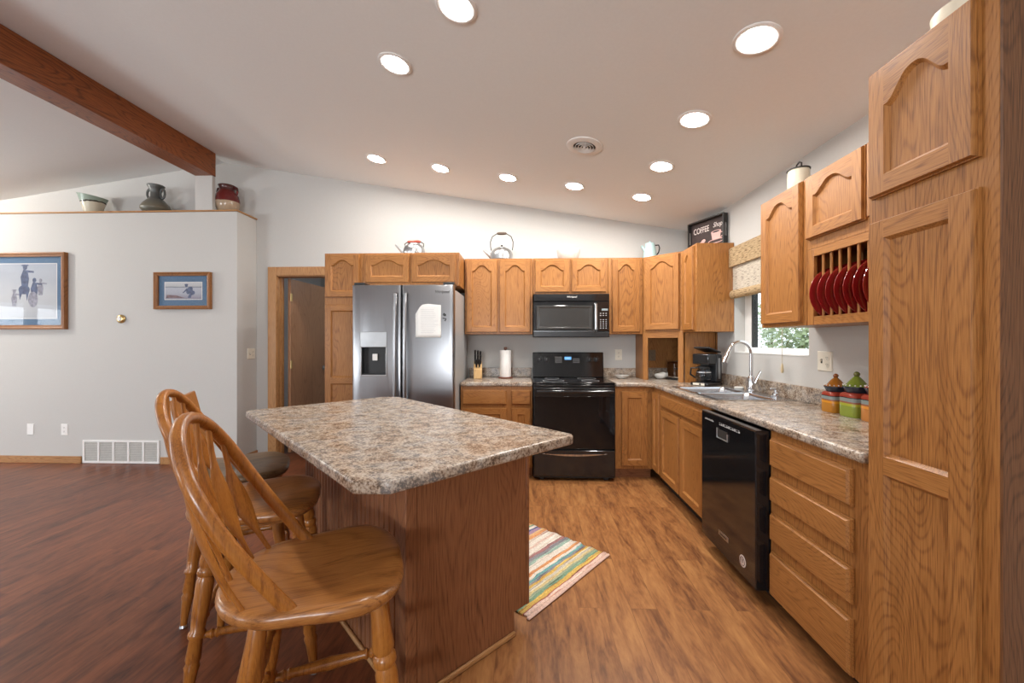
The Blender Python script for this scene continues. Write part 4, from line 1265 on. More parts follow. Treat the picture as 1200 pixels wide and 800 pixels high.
# ------------------------------------------------------------------ rag rug
def rug_material():
    m, n, l, b = mat('rag_rug_stripes')
    tc = n.new('ShaderNodeTexCoord'); sp = n.new('ShaderNodeSeparateXYZ'); l.new(tc.outputs['Object'], sp.inputs[0])
    nz = n.new('ShaderNodeTexNoise'); nz.inputs['Scale'].default_value = 9; nz.inputs['Detail'].default_value = 3
    l.new(tc.outputs['Object'], nz.inputs['Vector'])
    a = n.new('ShaderNodeMath'); a.operation = 'MULTIPLY_ADD'; a.inputs[1].default_value = 0.035
    l.new(nz.outputs['Fac'], a.inputs[0]); l.new(sp.outputs['Y'], a.inputs[2])
    mr = n.new('ShaderNodeMapRange'); mr.inputs[1].default_value = 0.0175; mr.inputs[2].default_value = 0.62 + 0.0175
    l.new(a.outputs[0], mr.inputs[0])
    W_ = (0.72, 0.66, 0.58); Pk = (0.66, 0.44, 0.36); Yl = (0.62, 0.40, 0.10); Gn = (0.20, 0.33, 0.22); Te = (0.16, 0.36, 0.36); Or = (0.62, 0.28, 0.12); Gy = (0.25, 0.25, 0.27); Pu = (0.36, 0.24, 0.34); Bl = (0.10, 0.12, 0.25)
    seq = [(0, Pk), (.02, (0.75, 0.55, 0.46)), (.048, (0.35, 0.1, 0.08)), (.062, Yl), (.105, Gn), (.135, (0.30, 0.36, 0.25)), (.16, (0.62, 0.5, 0.25)), (.185, (0.55, 0.5, 0.40)), (.215, Yl), (.245, Gy), (.27, Te), (.30, W_), (.325, Or), (.36, W_), (.43, (0.3, 0.42, 0.36)),
           (.47, Gy), (.51, (0.32, 0.16, 0.16)), (.545, W_), (.62, (0.66, 0.48, 0.40)), (.65, W_), (.71, (0.60, 0.5, 0.42)), (.74, Or), (.78, (0.68, 0.42, 0.2)), (.82, Pu), (.86, Bl), (.885, W_), (.93, Gn), (.96, Or), (.98, W_)]
    r = ramp(n, seq); r.color_ramp.interpolation = 'CONSTANT'
    l.new(mr.outputs[0], r.inputs['Fac'])
    mp = n.new('ShaderNodeMapping'); mp.inputs['Scale'].default_value = (70, 240, 1)
    n2 = n.new('ShaderNodeTexNoise'); n2.inputs['Scale'].default_value = 1; n2.inputs['Detail'].default_value = 2
    l.new(tc.outputs['Object'], mp.inputs[0]); l.new(mp.outputs[0], n2.inputs['Vector'])
    r2 = ramp(n, [(0.3, (0.5, 0.5, 0.52)), (0.62, (1.1, 1.08, 1.05))]); l.new(n2.outputs['Fac'], r2.inputs['Fac'])
    mx = n.new('ShaderNodeMix'); mx.data_type = 'RGBA'; mx.blend_type = 'MULTIPLY'; mx.inputs[0].default_value = 0.75
    mp4 = n.new('ShaderNodeMapping'); mp4.inputs['Scale'].default_value = (5, 95, 1)
    n4 = n.new('ShaderNodeTexNoise'); n4.inputs['Scale'].default_value = 1; n4.inputs['Detail'].default_value = 1
    l.new(tc.outputs['Object'], mp4.inputs[0]); l.new(mp4.outputs[0], n4.inputs['Vector'])
    r4 = ramp(n, [(0.36, (0.12, 0.11, 0.12)), (0.40, (0.5, 0.5, 0.5)), (0.58, (0.5, 0.5, 0.5)), (0.62, (0.85, 0.82, 0.78))]); l.new(n4.outputs['Fac'], r4.inputs['Fac'])
    m4 = n.new('ShaderNodeMix'); m4.data_type = 'RGBA'; m4.blend_type = 'OVERLAY'; m4.inputs[0].default_value = 0.6
    l.new(r.outputs['Color'], m4.inputs[6]); l.new(r4.outputs['Color'], m4.inputs[7])
    l.new(m4.outputs[2], mx.inputs[6]); l.new(r2.outputs['Color'], mx.inputs[7]); l.new(mx.outputs[2], b.inputs['Base Color'])
    b.inputs['Roughness'].default_value = 0.95
    bp = n.new('ShaderNodeBump'); bp.inputs['Strength'].default_value = 0.6; bp.inputs['Distance'].default_value = 0.004
    l.new(n2.outputs['Fac'], bp.inputs['Height']); l.new(bp.outputs['Normal'], b.inputs['Normal'])
    return m


# rug: near edge runs from (1.345, 1.335) to (2.08, 1.375) in the island's frame
ra = math.atan2(1.385 - 1.318, 2.085 - 1.335)
px, py, _ = isl_pt(1.335, 1.318)
rug = thing('rag_rug', 'striped multicoloured rag rug lying on the floor beside the island', 'rug', (px, py, 0), IR + ra)
b = MB(); nx, ny = 10, 46; RWD, RL = 0.752, 1.15
vs = []; fs = []
random.seed(5)
for j in range(ny + 1):
    jit = 0.008 * math.sin(j * 1.7) + 0.005 * random.random()
    for i in range(nx + 1):
        u = i / nx
        x = RWD * u + (jit if i == nx else 0) + (jit * 0.6 if i == 0 else 0)
        vs.append((x, RL * j / ny, 0.010 + 0.0016 * math.sin(j * 2.4) + 0.0012 * math.sin(x * 13 + j * 0.3)))
for j in range(ny):
    for i in range(nx):
        k = j * (nx + 1) + i; fs.append((k, k + 1, k + nx + 2, k + nx + 1))
b.add(vs, fs)
o = b.build('woven_field', rug_material(), rug, smooth=80)
md = o.modifiers.new('thick', 'SOLIDIFY'); md.thickness = 0.0085; md.offset = -1
MB().tube([(-0.004, 0.002, 0.006), (RWD * 0.3, 0.0, 0.0065), (RWD * 0.7, 0.002, 0.0065), (RWD + 0.006, 0.0, 0.006)], 0.006, 8, 0, 1.6).build('hem', plain('rug_hem', (0.62, 0.42, 0.34), 0.9, 0, 0.15, 90), rug, smooth=60)

# ------------------------------------------------------------------ recessed lamps, ceiling vent, living room lamp
NRM = Vector((-SLR, 0, -1)).normalized()      # into the room, square to the kitchen slope (z = ZR0 - SLR x)
def on_slope(o, x, y, drop=0.0):
    o.location = Vector((x, y, ceil_z(x))) + NRM * drop
    o.rotation_euler = NRM.to_track_quat('-Z', 'Y').to_euler()


LAMPS = [(-1.398, 3.687, 'leftmost recessed ceiling lamp of the row along the back wall'),
         (-0.798, 3.690, 'recessed ceiling lamp second from left in the row along the back wall'),
         (-0.172, 3.681, 'recessed ceiling lamp third from left in the row, above the tall kettle'),
         (0.433, 3.656, 'recessed ceiling lamp above the microwave, below the round vent'),
         (1.047, 3.686, 'recessed ceiling lamp in the far corner by the coffee sign'),
         (1.014, 3.056, 'recessed ceiling lamp second from the far corner along the right wall'),
         (0.998, 2.421, 'recessed ceiling lamp third from the far corner along the right wall'),
         (1.004, 1.787, 'largest recessed ceiling lamp at upper right near the tall pantry'),
         (-0.757, 2.286, 'recessed ceiling lamp above the island, farther of two'),
         (-0.320, 1.823, 'recessed ceiling lamp cut by the top edge of the picture')]
for i, (x, y, lab) in enumerate(LAMPS):
    t = thing('ceiling_lamp', lab, 'ceiling lamp', (0, 0, 0), 0, 'recessed lamps in the kitchen ceiling')
    on_slope(t, x, y)
    MB().lathe([(0.096, 0.0), (0.096, -0.003), (0.090, -0.007), (0.072, -0.005), (0.068, -0.0005)], seg=36, cap0=False, cap1=False).build('trim_ring', white_m, t, smooth=50)
    MB().lathe([(0.0681, -0.0035), (0.0005, -0.0035)], seg=36, cap0=False, cap1=False).build('lens', lamp_m, t)

t = thing('ceiling_vent', 'round white ceiling vent with concentric rings above the kitchen', 'vent', (0, 0, 0))
on_slope(t, 0.419, 2.913)
MB().lathe([(0.130, 0), (0.128, -0.006), (0.100, -0.014), (0.082, -0.012), (0.080, -0.001)], seg=40, cap0=False, cap1=False).build('flange', white_m, t, smooth=50)
MB().lathe([(0.081, -0.002), (0.001, -0.002)], seg=32, cap0=False, cap1=False).build('duct_opening', slot_m, t)
for r in (0.062, 0.042, 0.022):
    MB().lathe([(r, -0.004), (r + 0.006, -0.018), (r + 0.0085, -0.018), (r + 0.003, -0.004)], seg=36, cap0=False, cap1=False).build('ring', white_m, t, smooth=40)
MB().lathe([(0.010, -0.003), (0.010, -0.020), (0.001, -0.021)], seg=16, cap0=False).box(-0.079, -0.002, -0.012, 0.079, 0.002, -0.008).build('hub', white_m, t)

lx, ly = -6.6, 3.2
t = thing('globe_lamp', 'frosted globe ceiling lamp of the living room, outside the picture at left', 'ceiling lamp', (lx, ly, ceil_z(lx)))
MB().lathe([(0.09, 0.012), (0.09, -0.03), (0.05, -0.04)], seg=24).build('canopy', brass, t, smooth=40)
MB().sphere((0, 0, -0.13), 0.10).build('globe', globe_m, t, smooth=60)

# ------------------------------------------------------------------ wall plates, grille, thermostat
def plate(name, label, loc, rz, w, hgt, kind, m=plastic_w):
    t = thing(name, label, 'wall plate', loc, rz)
    MB().cbox(-w / 2, -0.006, -hgt / 2, w / 2, 0, hgt / 2, 0.003).build('cover_plate', m, t)
    n = {'outlet': 1, 'switch': 1, 'blank': 0, 'double': 2}[kind]
    for i in range(n):
        x = 0 if n == 1 else (i - 0.5) * 0.046
        if kind == 'outlet' or (kind == 'double' and i == 1):
            for z in (-0.020, 0.020):
                o = MB().lathe([(0.0165, 0), (0.0165, 0.0025)], (0, 0, 0), 20).xf(Matrix.Translation((x, -0.0055, z)) @ Matrix.Rotation(PI / 2, 4, 'X')).build('socket', m, t)
                MB().box(x - 0.0075, -0.0087, z - 0.002, x - 0.0050, -0.0078, z + 0.007).box(x + 0.0050, -0.0087, z - 0.002, x + 0.0075, -0.0078, z + 0.007).box(x - 0.002, -0.0087, z - 0.010, x + 0.002, -0.0078, z - 0.006).build('slots', slot_m, o)
        else:
            MB().box(x - 0.006, -0.0065, -0.013, x + 0.006, -0.0055, 0.013).build('switch_frame', slot_m if kind == 'double' else m, t)
            MB().box(x - 0.004, -0.016, -0.002, x + 0.004, -0.005, 0.010).build('toggle', m, t)
    return t


plate('wall_outlet', 'white wall outlet low on the left wall, nearer the floor grille', (-4.942, YP, 0.358), 0, 0.075, 0.118, 'outlet', plastic_ww)
plate('blank_plate', 'white blank wall plate low on the left wall below the large picture', (-5.324, YP, 0.358), 0, 0.075, 0.118, 'blank', plastic_ww)
plate('light_switch', 'ivory light switch plate on the narrow wall end beside the doorway', (XP, 4.335, 1.165), PI / 2, 0.118, 0.118, 'double')
plate('wall_outlet', 'ivory outlet on the back wall right of the stove', (1.005, YB, 1.155), 0, 0.075, 0.118, 'outlet')
plate('wall_outlet', 'brown outlet at the back inside the open appliance garage', (1.365, YB - 0.0125, 1.150), 0, 0.075, 0.118, 'outlet', plain('brown_plastic', (0.20, 0.13, 0.07), 0.45))
plate('switch_outlet_plate', 'ivory switch and outlet plate on the right wall above the canisters', (XR, 2.47, 1.182), -PI / 2, 0.118, 0.118, 'double')

t = thing('return_vent', 'white return air grille in five sections at the foot of the left wall', 'vent', (-4.735, YP, 0))
w = 0.845; b = MB()
b.box(0, -0.010, 0.004, w, 0, 0.026); b.box(0, -0.010, 0.228, w, 0, 0.250)
for k in range(6):
    x = 0.0 + k * (w - 0.022) / 5
    b.box(x, -0.010, 0.026, x + 0.022, 0, 0.228)
b.build('frame', white_m, t, bevel=0.002)
b = MB()
for k in range(5):
    xa = 0.022 + k * (w - 0.022) / 5; xb = xa + (w - 0.022) / 5 - 0.022
    for j in range(14):
        z = 0.028 + j * 0.0143
        b.add([(xa, -0.0085, z), (xb, -0.0085, z), (xb, -0.001, z + 0.010), (xa, -0.001, z + 0.010)], [(0, 1, 2, 3)])
b.build('louvres', plain('grille_grey', (0.50, 0.48, 0.45), 0.5), t)
MB().box(0.02, -0.0008, 0.02, w - 0.02, 0.0, 0.232).build('duct_opening', plain('duct_grey', (0.16, 0.15, 0.14), 0.7), t)

t = thing('thermostat', 'small round brass and white thermostat on the left wall', 'thermostat', (-4.310, YP, 1.540))
MB().turned((0, 0, 0), (0, -0.026, 0), [(0, 0.045), (0.5, 0.045), (0.75, 0.040), (1, 0.030)], 28).build('body', brass, t, smooth=40)
MB().turned((0, -0.026, 0), (0, -0.034, 0), [(0, 0.024), (1, 0.019)], 24).build('dial', plastic_ww, t, smooth=40)

# ------------------------------------------------------------------ pictures
mat_blue = plain('blue_mat_board', (0.075, 0.155, 0.27), 0.8, 0, 0.03, 60)
mat_white = plain('white_mat_edge', (0.75, 0.74, 0.72), 0.8)


def picture(label, loc, w, hgt, fw, mw, art, dep=0.03):
    t = thing('framed_picture', label, 'picture', loc)
    b = MB()
    prof = [(0, 0), (0, -dep), (fw * 0.3, -dep - 0.004), (fw * 0.55, -dep + 0.004), (fw, -dep + 0.010), (fw, -0.008)]
    L = []
    for a, y in prof:
        L.append([(a, y, a), (w - a, y, a), (w - a, y, hgt - a), (a, y, hgt - a)])
    b.loops(L, 0, False, False)
    b.build('frame', frame_oak, t)
    MB().box(fw - 0.003, -0.008, fw - 0.003, w - fw + 0.003, -0.002, hgt - fw + 0.003).build('mat_board', mat_blue, t)
    e = fw + mw
    MB().box(e - 0.008, -0.0088, e - 0.008, w - e + 0.008, -0.0081, hgt - e + 0.008).build('mat_edge', mat_white, t)
    art(t, e, e, w - e, hgt - e)
    MB().box(fw - 0.002, -0.0150, fw - 0.002, w - fw + 0.002, -0.0135, hgt - fw + 0.002).build('glass', picture_glass, t)
    return t


def blob(b, pts, y, m=0):
    b.add([(x, y, z) for x, z in pts], [tuple(range(len(pts)))], m)


def ell(cx, cz, rx, rz_, n=14, rot=0.0):
    return [(cx + rx * math.cos(2 * PI * k / n) * math.cos(rot) - rz_ * math.sin(2 * PI * k / n) * math.sin(rot),
             cz + rx * math.cos(2 * PI * k / n) * math.sin(rot) + rz_ * math.sin(2 * PI * k / n) * math.cos(rot)) for k in range(n)]


snow_m = bands('winter_print', [(0, (0.42, 0.44, 0.48)), (0.45, (0.52, 0.54, 0.57)), (1, (0.36, 0.40, 0.48))], 'z', 0.05, 0.75, 0.8, 0.25, False, 7)
fig_m = plain('print_blue_grey', (0.09, 0.115, 0.20), 0.8, 0, 0.35, 40)
fig_l = plain('print_pale_grey', (0.28, 0.28, 0.34), 0.8, 0, 0.3, 40)


def art_winter(t, x0, z0, x1, z1):
    MB().box(x0, -0.0096, z0, x1, -0.0089, z1).build('print', snow_m, t)
    b = MB(); y = -0.0099; W_ = x1
    def fig(cx, cz, s, m, hat=True):
        blob(b, [(cx - .035 * s, cz - .10 * s), (cx + .03 * s, cz - .10 * s), (cx + .045 * s, cz), (cx + .03 * s, cz + .09 * s), (cx - .02 * s, cz + .10 * s), (cx - .05 * s, cz + .02 * s)], y, m)
        blob(b, ell(cx, cz + .125 * s, .026 * s, .03 * s), y - 0.00005, m)
        if hat: blob(b, ell(cx, cz + .145 * s, .045 * s, .009 * s), y - 0.0001, m)
        blob(b, [(cx + .02 * s, cz + .07 * s), (cx + .10 * s, cz + .065 * s), (cx + .10 * s, cz + .085 * s), (cx + .02 * s, cz + .095 * s)], y - 0.00002, m)
    q = x1 - 0.41
    fig(q + 0.06, z0 + 0.42, 1.0, 0)
    blob(b, ell(q + 0.05, z0 + 0.305, 0.065, 0.05), y - 0.0002, 0)
    blob(b, [(q - 0.01, z0 + 0.30), (q + 0.0, z0 + 0.19), (q + 0.03, z0 + 0.27), (q + 0.07, z0 + 0.27), (q + 0.08, z0 + 0.18), (q + 0.11, z0 + 0.30)], y - 0.00015, 0)
    fig(q + 0.165, z0 + 0.30, 0.85, 0, False)
    blob(b, ell(q + 0.15, z0 + 0.20, 0.055, 0.085), y - 0.0002, 1)
    fig(q + 0.235, z0 + 0.315, 0.7, 1, False)
    fig(q - 0.06, z0 + 0.20, 0.7, 1)
    b.build('printed_figures', [fig_m, fig_l], t)


def art_shore(t, x0, z0, x1, z1):
    MB().box(x0, -0.0096, z0, x1, -0.0089, z1).build('print', bands('shore_print', [(0, (0.26, 0.24, 0.30)), (0.35, (0.42, 0.43, 0.50)), (0.68, (0.48, 0.50, 0.56)), (0.72, (0.18, 0.19, 0.22)), (0.78, (0.52, 0.53, 0.55)), (1, (0.58, 0.59, 0.60))], 'z', z0, z1, 0.8, 0.012, False, 20), t)
    b = MB(); y = -0.0099; w = x1 - x0; hh_ = z1 - z0; cx, cz = x0 + w * 0.62, z0 + hh_ * 0.5
    blob(b, ell(cx + 0.02, cz + 0.005, 0.045, 0.030, 14, 0.9), y)
    blob(b, ell(cx + 0.045, cz - 0.02, 0.035, 0.026, 14), y - 0.0001)
    blob(b, ell(cx - 0.014, cz + 0.055, 0.016, 0.016), y - 0.00012)
    blob(b, ell(cx - 0.014, cz + 0.066, 0.021, 0.008), y - 0.00014)
    blob(b, [(cx - 0.008, cz + 0.03), (cx - 0.055, cz - 0.02), (cx - 0.048, cz - 0.026), (cx + 0.004, cz + 0.015)], y - 0.00016)
    blob(b, [(cx + 0.02, cz - 0.03), (cx + 0.0, cz - 0.075), (cx + 0.035, cz - 0.075), (cx + 0.05, cz - 0.03)], y - 0.00018)
    blob(b, [(x0 + 0.01, z0 + 0.012), (x0 + w * 0.55, z0 + 0.012), (x0 + w * 0.3, z0 + 0.040), (x0 + 0.02, z0 + 0.045)], y - 0.00002, 1)
    b.build('printed_figure', [fig_m, plain('print_brown', (0.20, 0.13, 0.14), 0.8, 0, 0.4, 50)], t)


picture('large oak-framed winter picture of riders with blue mat on the left wall', (-6.02, YP - 0.001, 1.43), 1.116, 0.82, 0.045, 0.075, art_winter, 0.04)
picture('small oak-framed picture of a crouching figure with blue mat near the wall end', (-3.930, YP - 0.001, 1.640), 0.612, 0.390, 0.038, 0.070, art_shore, 0.035)

# ------------------------------------------------------------------ pots on the ledge
zl_ = ZL + 0.0165
bowl_glaze = bands('sage_glaze', [(0, (0.62, 0.58, 0.46)), (0.52, (0.05, 0.045, 0.035)), (0.58, (0.30, 0.38, 0.32))], 'z', 0, 0.25, 0.2, 0.05)
t = thing('pottery_bowl', 'flared stoneware bowl with sage green rim at the left end of the ledge', 'bowl', (-4.79, 4.262, zl_))
b = MB().lathe([(0.075, 0), (0.095, 0.03), (0.125, 0.12), (0.160, 0.215), (0.168, 0.222), (0.160, 0.220), (0.118, 0.12), (0.085, 0.035), (0.03, 0.015)], seg=36)
b.v = [(x * 0.80, y * 0.72, z * 0.95) for x, y, z in b.v]
b.v = [(x, y, z + max(0, z - 0.05) / 0.17 * 0.030 * (-x / 0.16)) for x, y, z in b.v]
b.build('bowl', bowl_glaze, t, smooth=60)
t = thing('handled_vase', 'grey-green squat vase with two ring handles, middle pot on the ledge', 'vase', (-4.075, 4.270, zl_))
stone_glaze = bands('ash_glaze', [(0, (0.10, 0.115, 0.105)), (0.24, (0.165, 0.145, 0.10)), (0.52, (0.12, 0.125, 0.11)), (0.6, (0.085, 0.09, 0.085))], 'z', 0, 0.30, 0.35, 0.03, False)
MB().lathe([(0.085, 0), (0.110, 0.008), (0.158, 0.050), (0.160, 0.066), (0.135, 0.105), (0.085, 0.150), (0.058, 0.178), (0.056, 0.225), (0.072, 0.265), (0.092, 0.290), (0.090, 0.296), (0.068, 0.275), (0.045, 0.240), (0.045, 0.18)], seg=36).xf(Matrix.Diagonal((0.86, 0.86, 1.10, 1))).build('vase', stone_glaze, t, smooth=60)
for s_ in (-1, 1):
    MB().tube([(s_ * (0.086 + 0.030 * math.cos(a)), 0, 0.213 + 0.045 * math.sin(a)) for a in [2 * PI * k / 20 for k in range(20)]], 0.012, 10, 0, 1.2, up=(0, 1, 0), closed=True).xf(Matrix.Diagonal((0.86, 0.86, 1.10, 1))).build('handle', stone_glaze, t, smooth=60)
t = thing('lidded_jar', 'dark red glazed jar with bare cream foot beside the white post', 'jar', (-3.262, 4.262, zl_))
jar_glaze = bands('oxblood_glaze', [(0, (0.42, 0.31, 0.21)), (0.42, (0.13, 0.018, 0.016)), (0.85, (0.075, 0.02, 0.018))], 'z', 0, 0.29, 0.15, 0.02)
MB().lathe([(0.082, 0), (0.095, 0.01), (0.125, 0.075), (0.130, 0.130), (0.118, 0.185), (0.092, 0.222), (0.080, 0.238), (0.086, 0.262), (0.096, 0.282), (0.090, 0.285), (0.074, 0.26), (0.07, 0.235)], seg=36).xf(Matrix.Diagonal((0.90, 0.90, 1.08, 1))).build('jar', jar_glaze, t, smooth=60)
for s_ in (-1, 1):
    MB().tube([(s_ * 0.088, 0, 0.262), (s_ * 0.118, 0, 0.258), (s_ * 0.126, 0, 0.225), (s_ * 0.112, 0, 0.190)], 0.013, 10, up=(0, 1, 0)).xf(Matrix.Diagonal((0.90, 0.90, 1.08, 1))).build('lug_handle', jar_glaze, t, smooth=60)

# ------------------------------------------------------------------ things on top of the cabinets
zt_ = 2.1545
t = thing('kettle', 'low aluminium kettle with red handle on top of the refrigerator cabinet', 'kettle', (-1.135, 4.02, zt_))
t.scale = (1.1, 1.1, 1.12)
MB().lathe([(0.095, 0), (0.100, 0.006), (0.098, 0.060), (0.088, 0.090), (0.060, 0.108), (0.02, 0.114)], seg=32).build('body', alum, t, smooth=50)
MB().lathe([(0.058, 0.108), (0.055, 0.116), (0.012, 0.122), (0.008, 0.126), (0.010, 0.136), (0.002, 0.140)], seg=24).build('lid', alum, t, smooth=50)
MB().turned((-0.085, 0, 0.025), (-0.170, 0, 0.112), [(0, 0.022), (0.6, 0.014), (1, 0.012)], 14).build('spout', alum, t, smooth=50)
MB().tube([(-0.085, 0, 0.085), (-0.088, 0, 0.118), (-0.060, 0, 0.136), (0.060, 0, 0.136), (0.088, 0, 0.118), (0.085, 0, 0.085)], 0.005, 8, up=(0, 1, 0)).build('bail', dark_iron, t, smooth=50)
MB().turned((-0.060, 0, 0.137), (0.060, 0, 0.137), [(0, 0.010), (0.2, 0.015), (0.8, 0.015), (1, 0.010)], 14).build('handle_grip', red_wood, t, smooth=50)

t = thing('kettle', 'tall-handled aluminium kettle on the two-door cabinet right of the refrigerator', 'kettle', (-0.262, 4.235, zt_ - 0.002))
MB().lathe([(0.108, 0), (0.116, 0.006), (0.118, 0.055), (0.108, 0.095), (0.080, 0.122), (0.045, 0.134)], seg=36).build('body', alum, t, smooth=50)
MB().lathe([(0.046, 0.134), (0.044, 0.139), (0.012, 0.144)], seg=24).build('lid', alum, t, smooth=50)
MB().lathe([(0.006, 0.143), (0.006, 0.150), (0.012, 0.155), (0.012, 0.163), (0.004, 0.167)], seg=16).build('lid_knob', dark_iron, t, smooth=50)
MB().turned((-0.10, 0, 0.040), (-0.195, 0, 0.118), [(0, 0.030), (0.55, 0.017), (1, 0.012)], 14).build('spout', alum, t, smooth=50)
MB().tube([(-0.112, 0, 0.110), (-0.118, 0, 0.150), (-0.120, 0, 0.20), (-0.100, 0, 0.255), (-0.05, 0, 0.288), (0.05, 0, 0.288), (0.100, 0, 0.255), (0.120, 0, 0.20), (0.118, 0, 0.15), (0.112, 0, 0.110)], 0.0045, 8, up=(0, 1, 0)).build('bail', dark_iron, t, smooth=50)
MB().turned((-0.05, 0, 0.289), (0.05, 0, 0.289), [(0, 0.010), (0.25, 0.015), (0.75, 0.015), (1, 0.010)], 14).build('handle_grip', plain('dark_wood_grip', (0.10, 0.07, 0.05), 0.5), t, smooth=50)

b = MB(); NS = 48; L = []
for r, z, f in ((0.085, 0, 0), (0.095, 0.012, 0.3), (0.112, 0.055, 1), (0.119, 0.080, 0.6), (0.120, 0.088, 0), (0.122, 0.108, 0), (0.117, 0.110, 0), (0.108, 0.06, 0), (0.08, 0.02, 0)):
    L.append([((r + 0.0035 * f * math.cos(24 * 2 * PI * k / NS)) * math.cos(2 * PI * k / NS), (r + 0.0035 * f * math.cos(24 * 2 * PI * k / NS)) * math.sin(2 * PI * k / NS), z) for k in range(NS)])
b.loops(L)
tag(b.build('fluted_bowl', ceramic_w, None, (0.44, 4.24, zt_ - 0.002), smooth=30), 'white fluted ceramic bowl standing on the cabinet above the microwave', 'bowl')

t = thing('enamel_coffee_pot', 'pale blue enamel coffee pot on top of the narrow cabinet by the corner', 'coffee pot', (1.290, 4.245, zt_ - 0.002))
MB().lathe([(0.072, 0), (0.074, 0.006), (0.060, 0.10), (0.048, 0.155), (0.050, 0.160)], seg=28).build('body', enamel_b, t, smooth=50)
MB().lathe([(0.050, 0.160), (0.046, 0.172), (0.020, 0.180), (0.006, 0.184), (0.009, 0.192), (0.002, 0.198)], seg=24).build('lid', enamel_b, t, smooth=50)
MB().turned((-0.050, 0, 0.095), (-0.088, 0, 0.150), [(0, 0.018), (1, 0.010)], 12).build('spout', enamel_b, t, smooth=50)
MB().tube([(0.050, -0.01, 0.150), (0.085, -0.016, 0.152), (0.094, -0.018, 0.120), (0.085, -0.016, 0.075), (0.066, -0.012, 0.050)], 0.006, 8, 0, 1.4).build('handle', black_g, t, smooth=50)

# coffee tray leaning at the corner
tr = thing('coffee_tray', 'black wooden tray lettered COFFEE with cup drawing, standing on the corner cabinets', 'tray', (1.575, 3.985, zt_), 0)
ta = math.atan2(3.605 - 3.985, 1.735 - 1.575)
tr.rotation_euler = (0, 0, ta)
tw, th_, td = 0.415, 0.288, 0.050
black_wood = plain('black_painted_wood', (0.022, 0.021, 0.020), 0.45, 0, 0.2, 30)
b = MB()
b.box(0.0, -0.0, 0, tw, td, 0.012); b.box(0, 0, th_ - 0.012, tw, td, th_)
for x in (0, tw - 0.013):
    b.box(x, 0, 0.012, x + 0.013, td, 0.085); b.box(x, 0, 0.205, x + 0.013, td, th_ - 0.012)
    b.box(x, 0, 0.085, x + 0.013, 0.013, 0.205); b.box(x, td - 0.013, 0.085, x + 0.013, td, 0.205)
b.build('rim', black_wood, tr)
MB().box(0.013, td - 0.010, 0.012, tw - 0.013, td - 0.003, th_ - 0.012).build('board', plain('dark_brown_board', (0.040, 0.022, 0.020), 0.6, 0, 0.3, 25), tr)
yb_ = td - 0.0105
sign_w = plain('cream_lettering', (0.80, 0.72, 0.68), 0.6)
sign_p = plain('pink_drawing', (0.72, 0.44, 0.40), 0.6)
text('lettering', 'COFFEE', 0.078, sign_w, tr, (0.130, yb_, 0.200), FRONT, sx=0.68)
text('script_lettering', 'Shop', 0.062, sign_w, tr, (0.315, yb_, 0.212), FRONT, shear=0.35, sx=0.8)
b = MB(); y = yb_ - 0.0004
cxx, czz = 0.300, 0.105
blob(b, [(cxx - 0.055, czz + 0.045), (cxx - 0.040, czz - 0.030), (cxx + 0.040, czz - 0.030), (cxx + 0.055, czz + 0.045)], y)
blob(b, ell(cxx, czz + 0.045, 0.055, 0.013), y - 0.0002)
b.tube([(cxx + 0.05, y, czz + 0.03), (cxx + 0.078, y, czz + 0.022), (cxx + 0.072, y, czz - 0.008), (cxx + 0.045, y, czz - 0.015)], 0.005, 6)
b.tube([(p[0], y, p[1]) for p in ell(cxx, czz - 0.040, 0.085, 0.017, 24)], 0.004, 6, closed=True)
blob(b, ell(0.155, 0.092, 0.026, 0.017, 16, 0.3), y)
b.tube([(0.135, y, 0.088), (0.09, y, 0.075), (0.04, y, 0.068)], 0.005, 6)
b.build('cup_and_spoon_drawing', sign_p, tr)
b = MB(); blob(b, ell(cxx, czz + 0.045, 0.042, 0.008), y - 0.0006)
b.build('cup_opening', slot_m, tr)

t = thing('cream_crock', 'cream crock with black bail-topped lid on the right wall cabinet', 'crock', (1.62, 2.450, zt_ + 0.003))
MB().lathe([(0.058, 0), (0.062, 0.006), (0.062, 0.150), (0.058, 0.160)], seg=28).xf(Matrix.Diagonal((0.92, 0.92, 1, 1))).build('body', cream_m, t, smooth=50)
MB().lathe([(0.060, 0.160), (0.060, 0.166), (0.025, 0.172), (0.004, 0.174)], seg=24).build('lid', dark_iron, t, smooth=50)
MB().tube([(0.0, -0.025, 0.172), (0, -0.026, 0.196), (0, -0.008, 0.208), (0, 0.014, 0.200), (0, 0.024, 0.182), (0, 0.040, 0.176)], 0.005, 8, up=(1, 0, 0)).build('lid_handle', dark_iron, t, smooth=50)

t = thing('cream_platter_bowl', 'cream rounded bowl on top of the tall pantry cabinet, cut by the picture edge', 'bowl', (1.345, 1.262, 2.2055))
MB().lathe([(0.05, 0), (0.055, 0.01), (0.085, 0.045), (0.105, 0.095), (0.110, 0.14), (0.103, 0.142), (0.095, 0.095), (0.07, 0.05), (0.03, 0.02)], seg=32).xf(Matrix.Diagonal((0.8, 0.8, 0.75, 1))).build('bowl', cream_m, t, smooth=60)

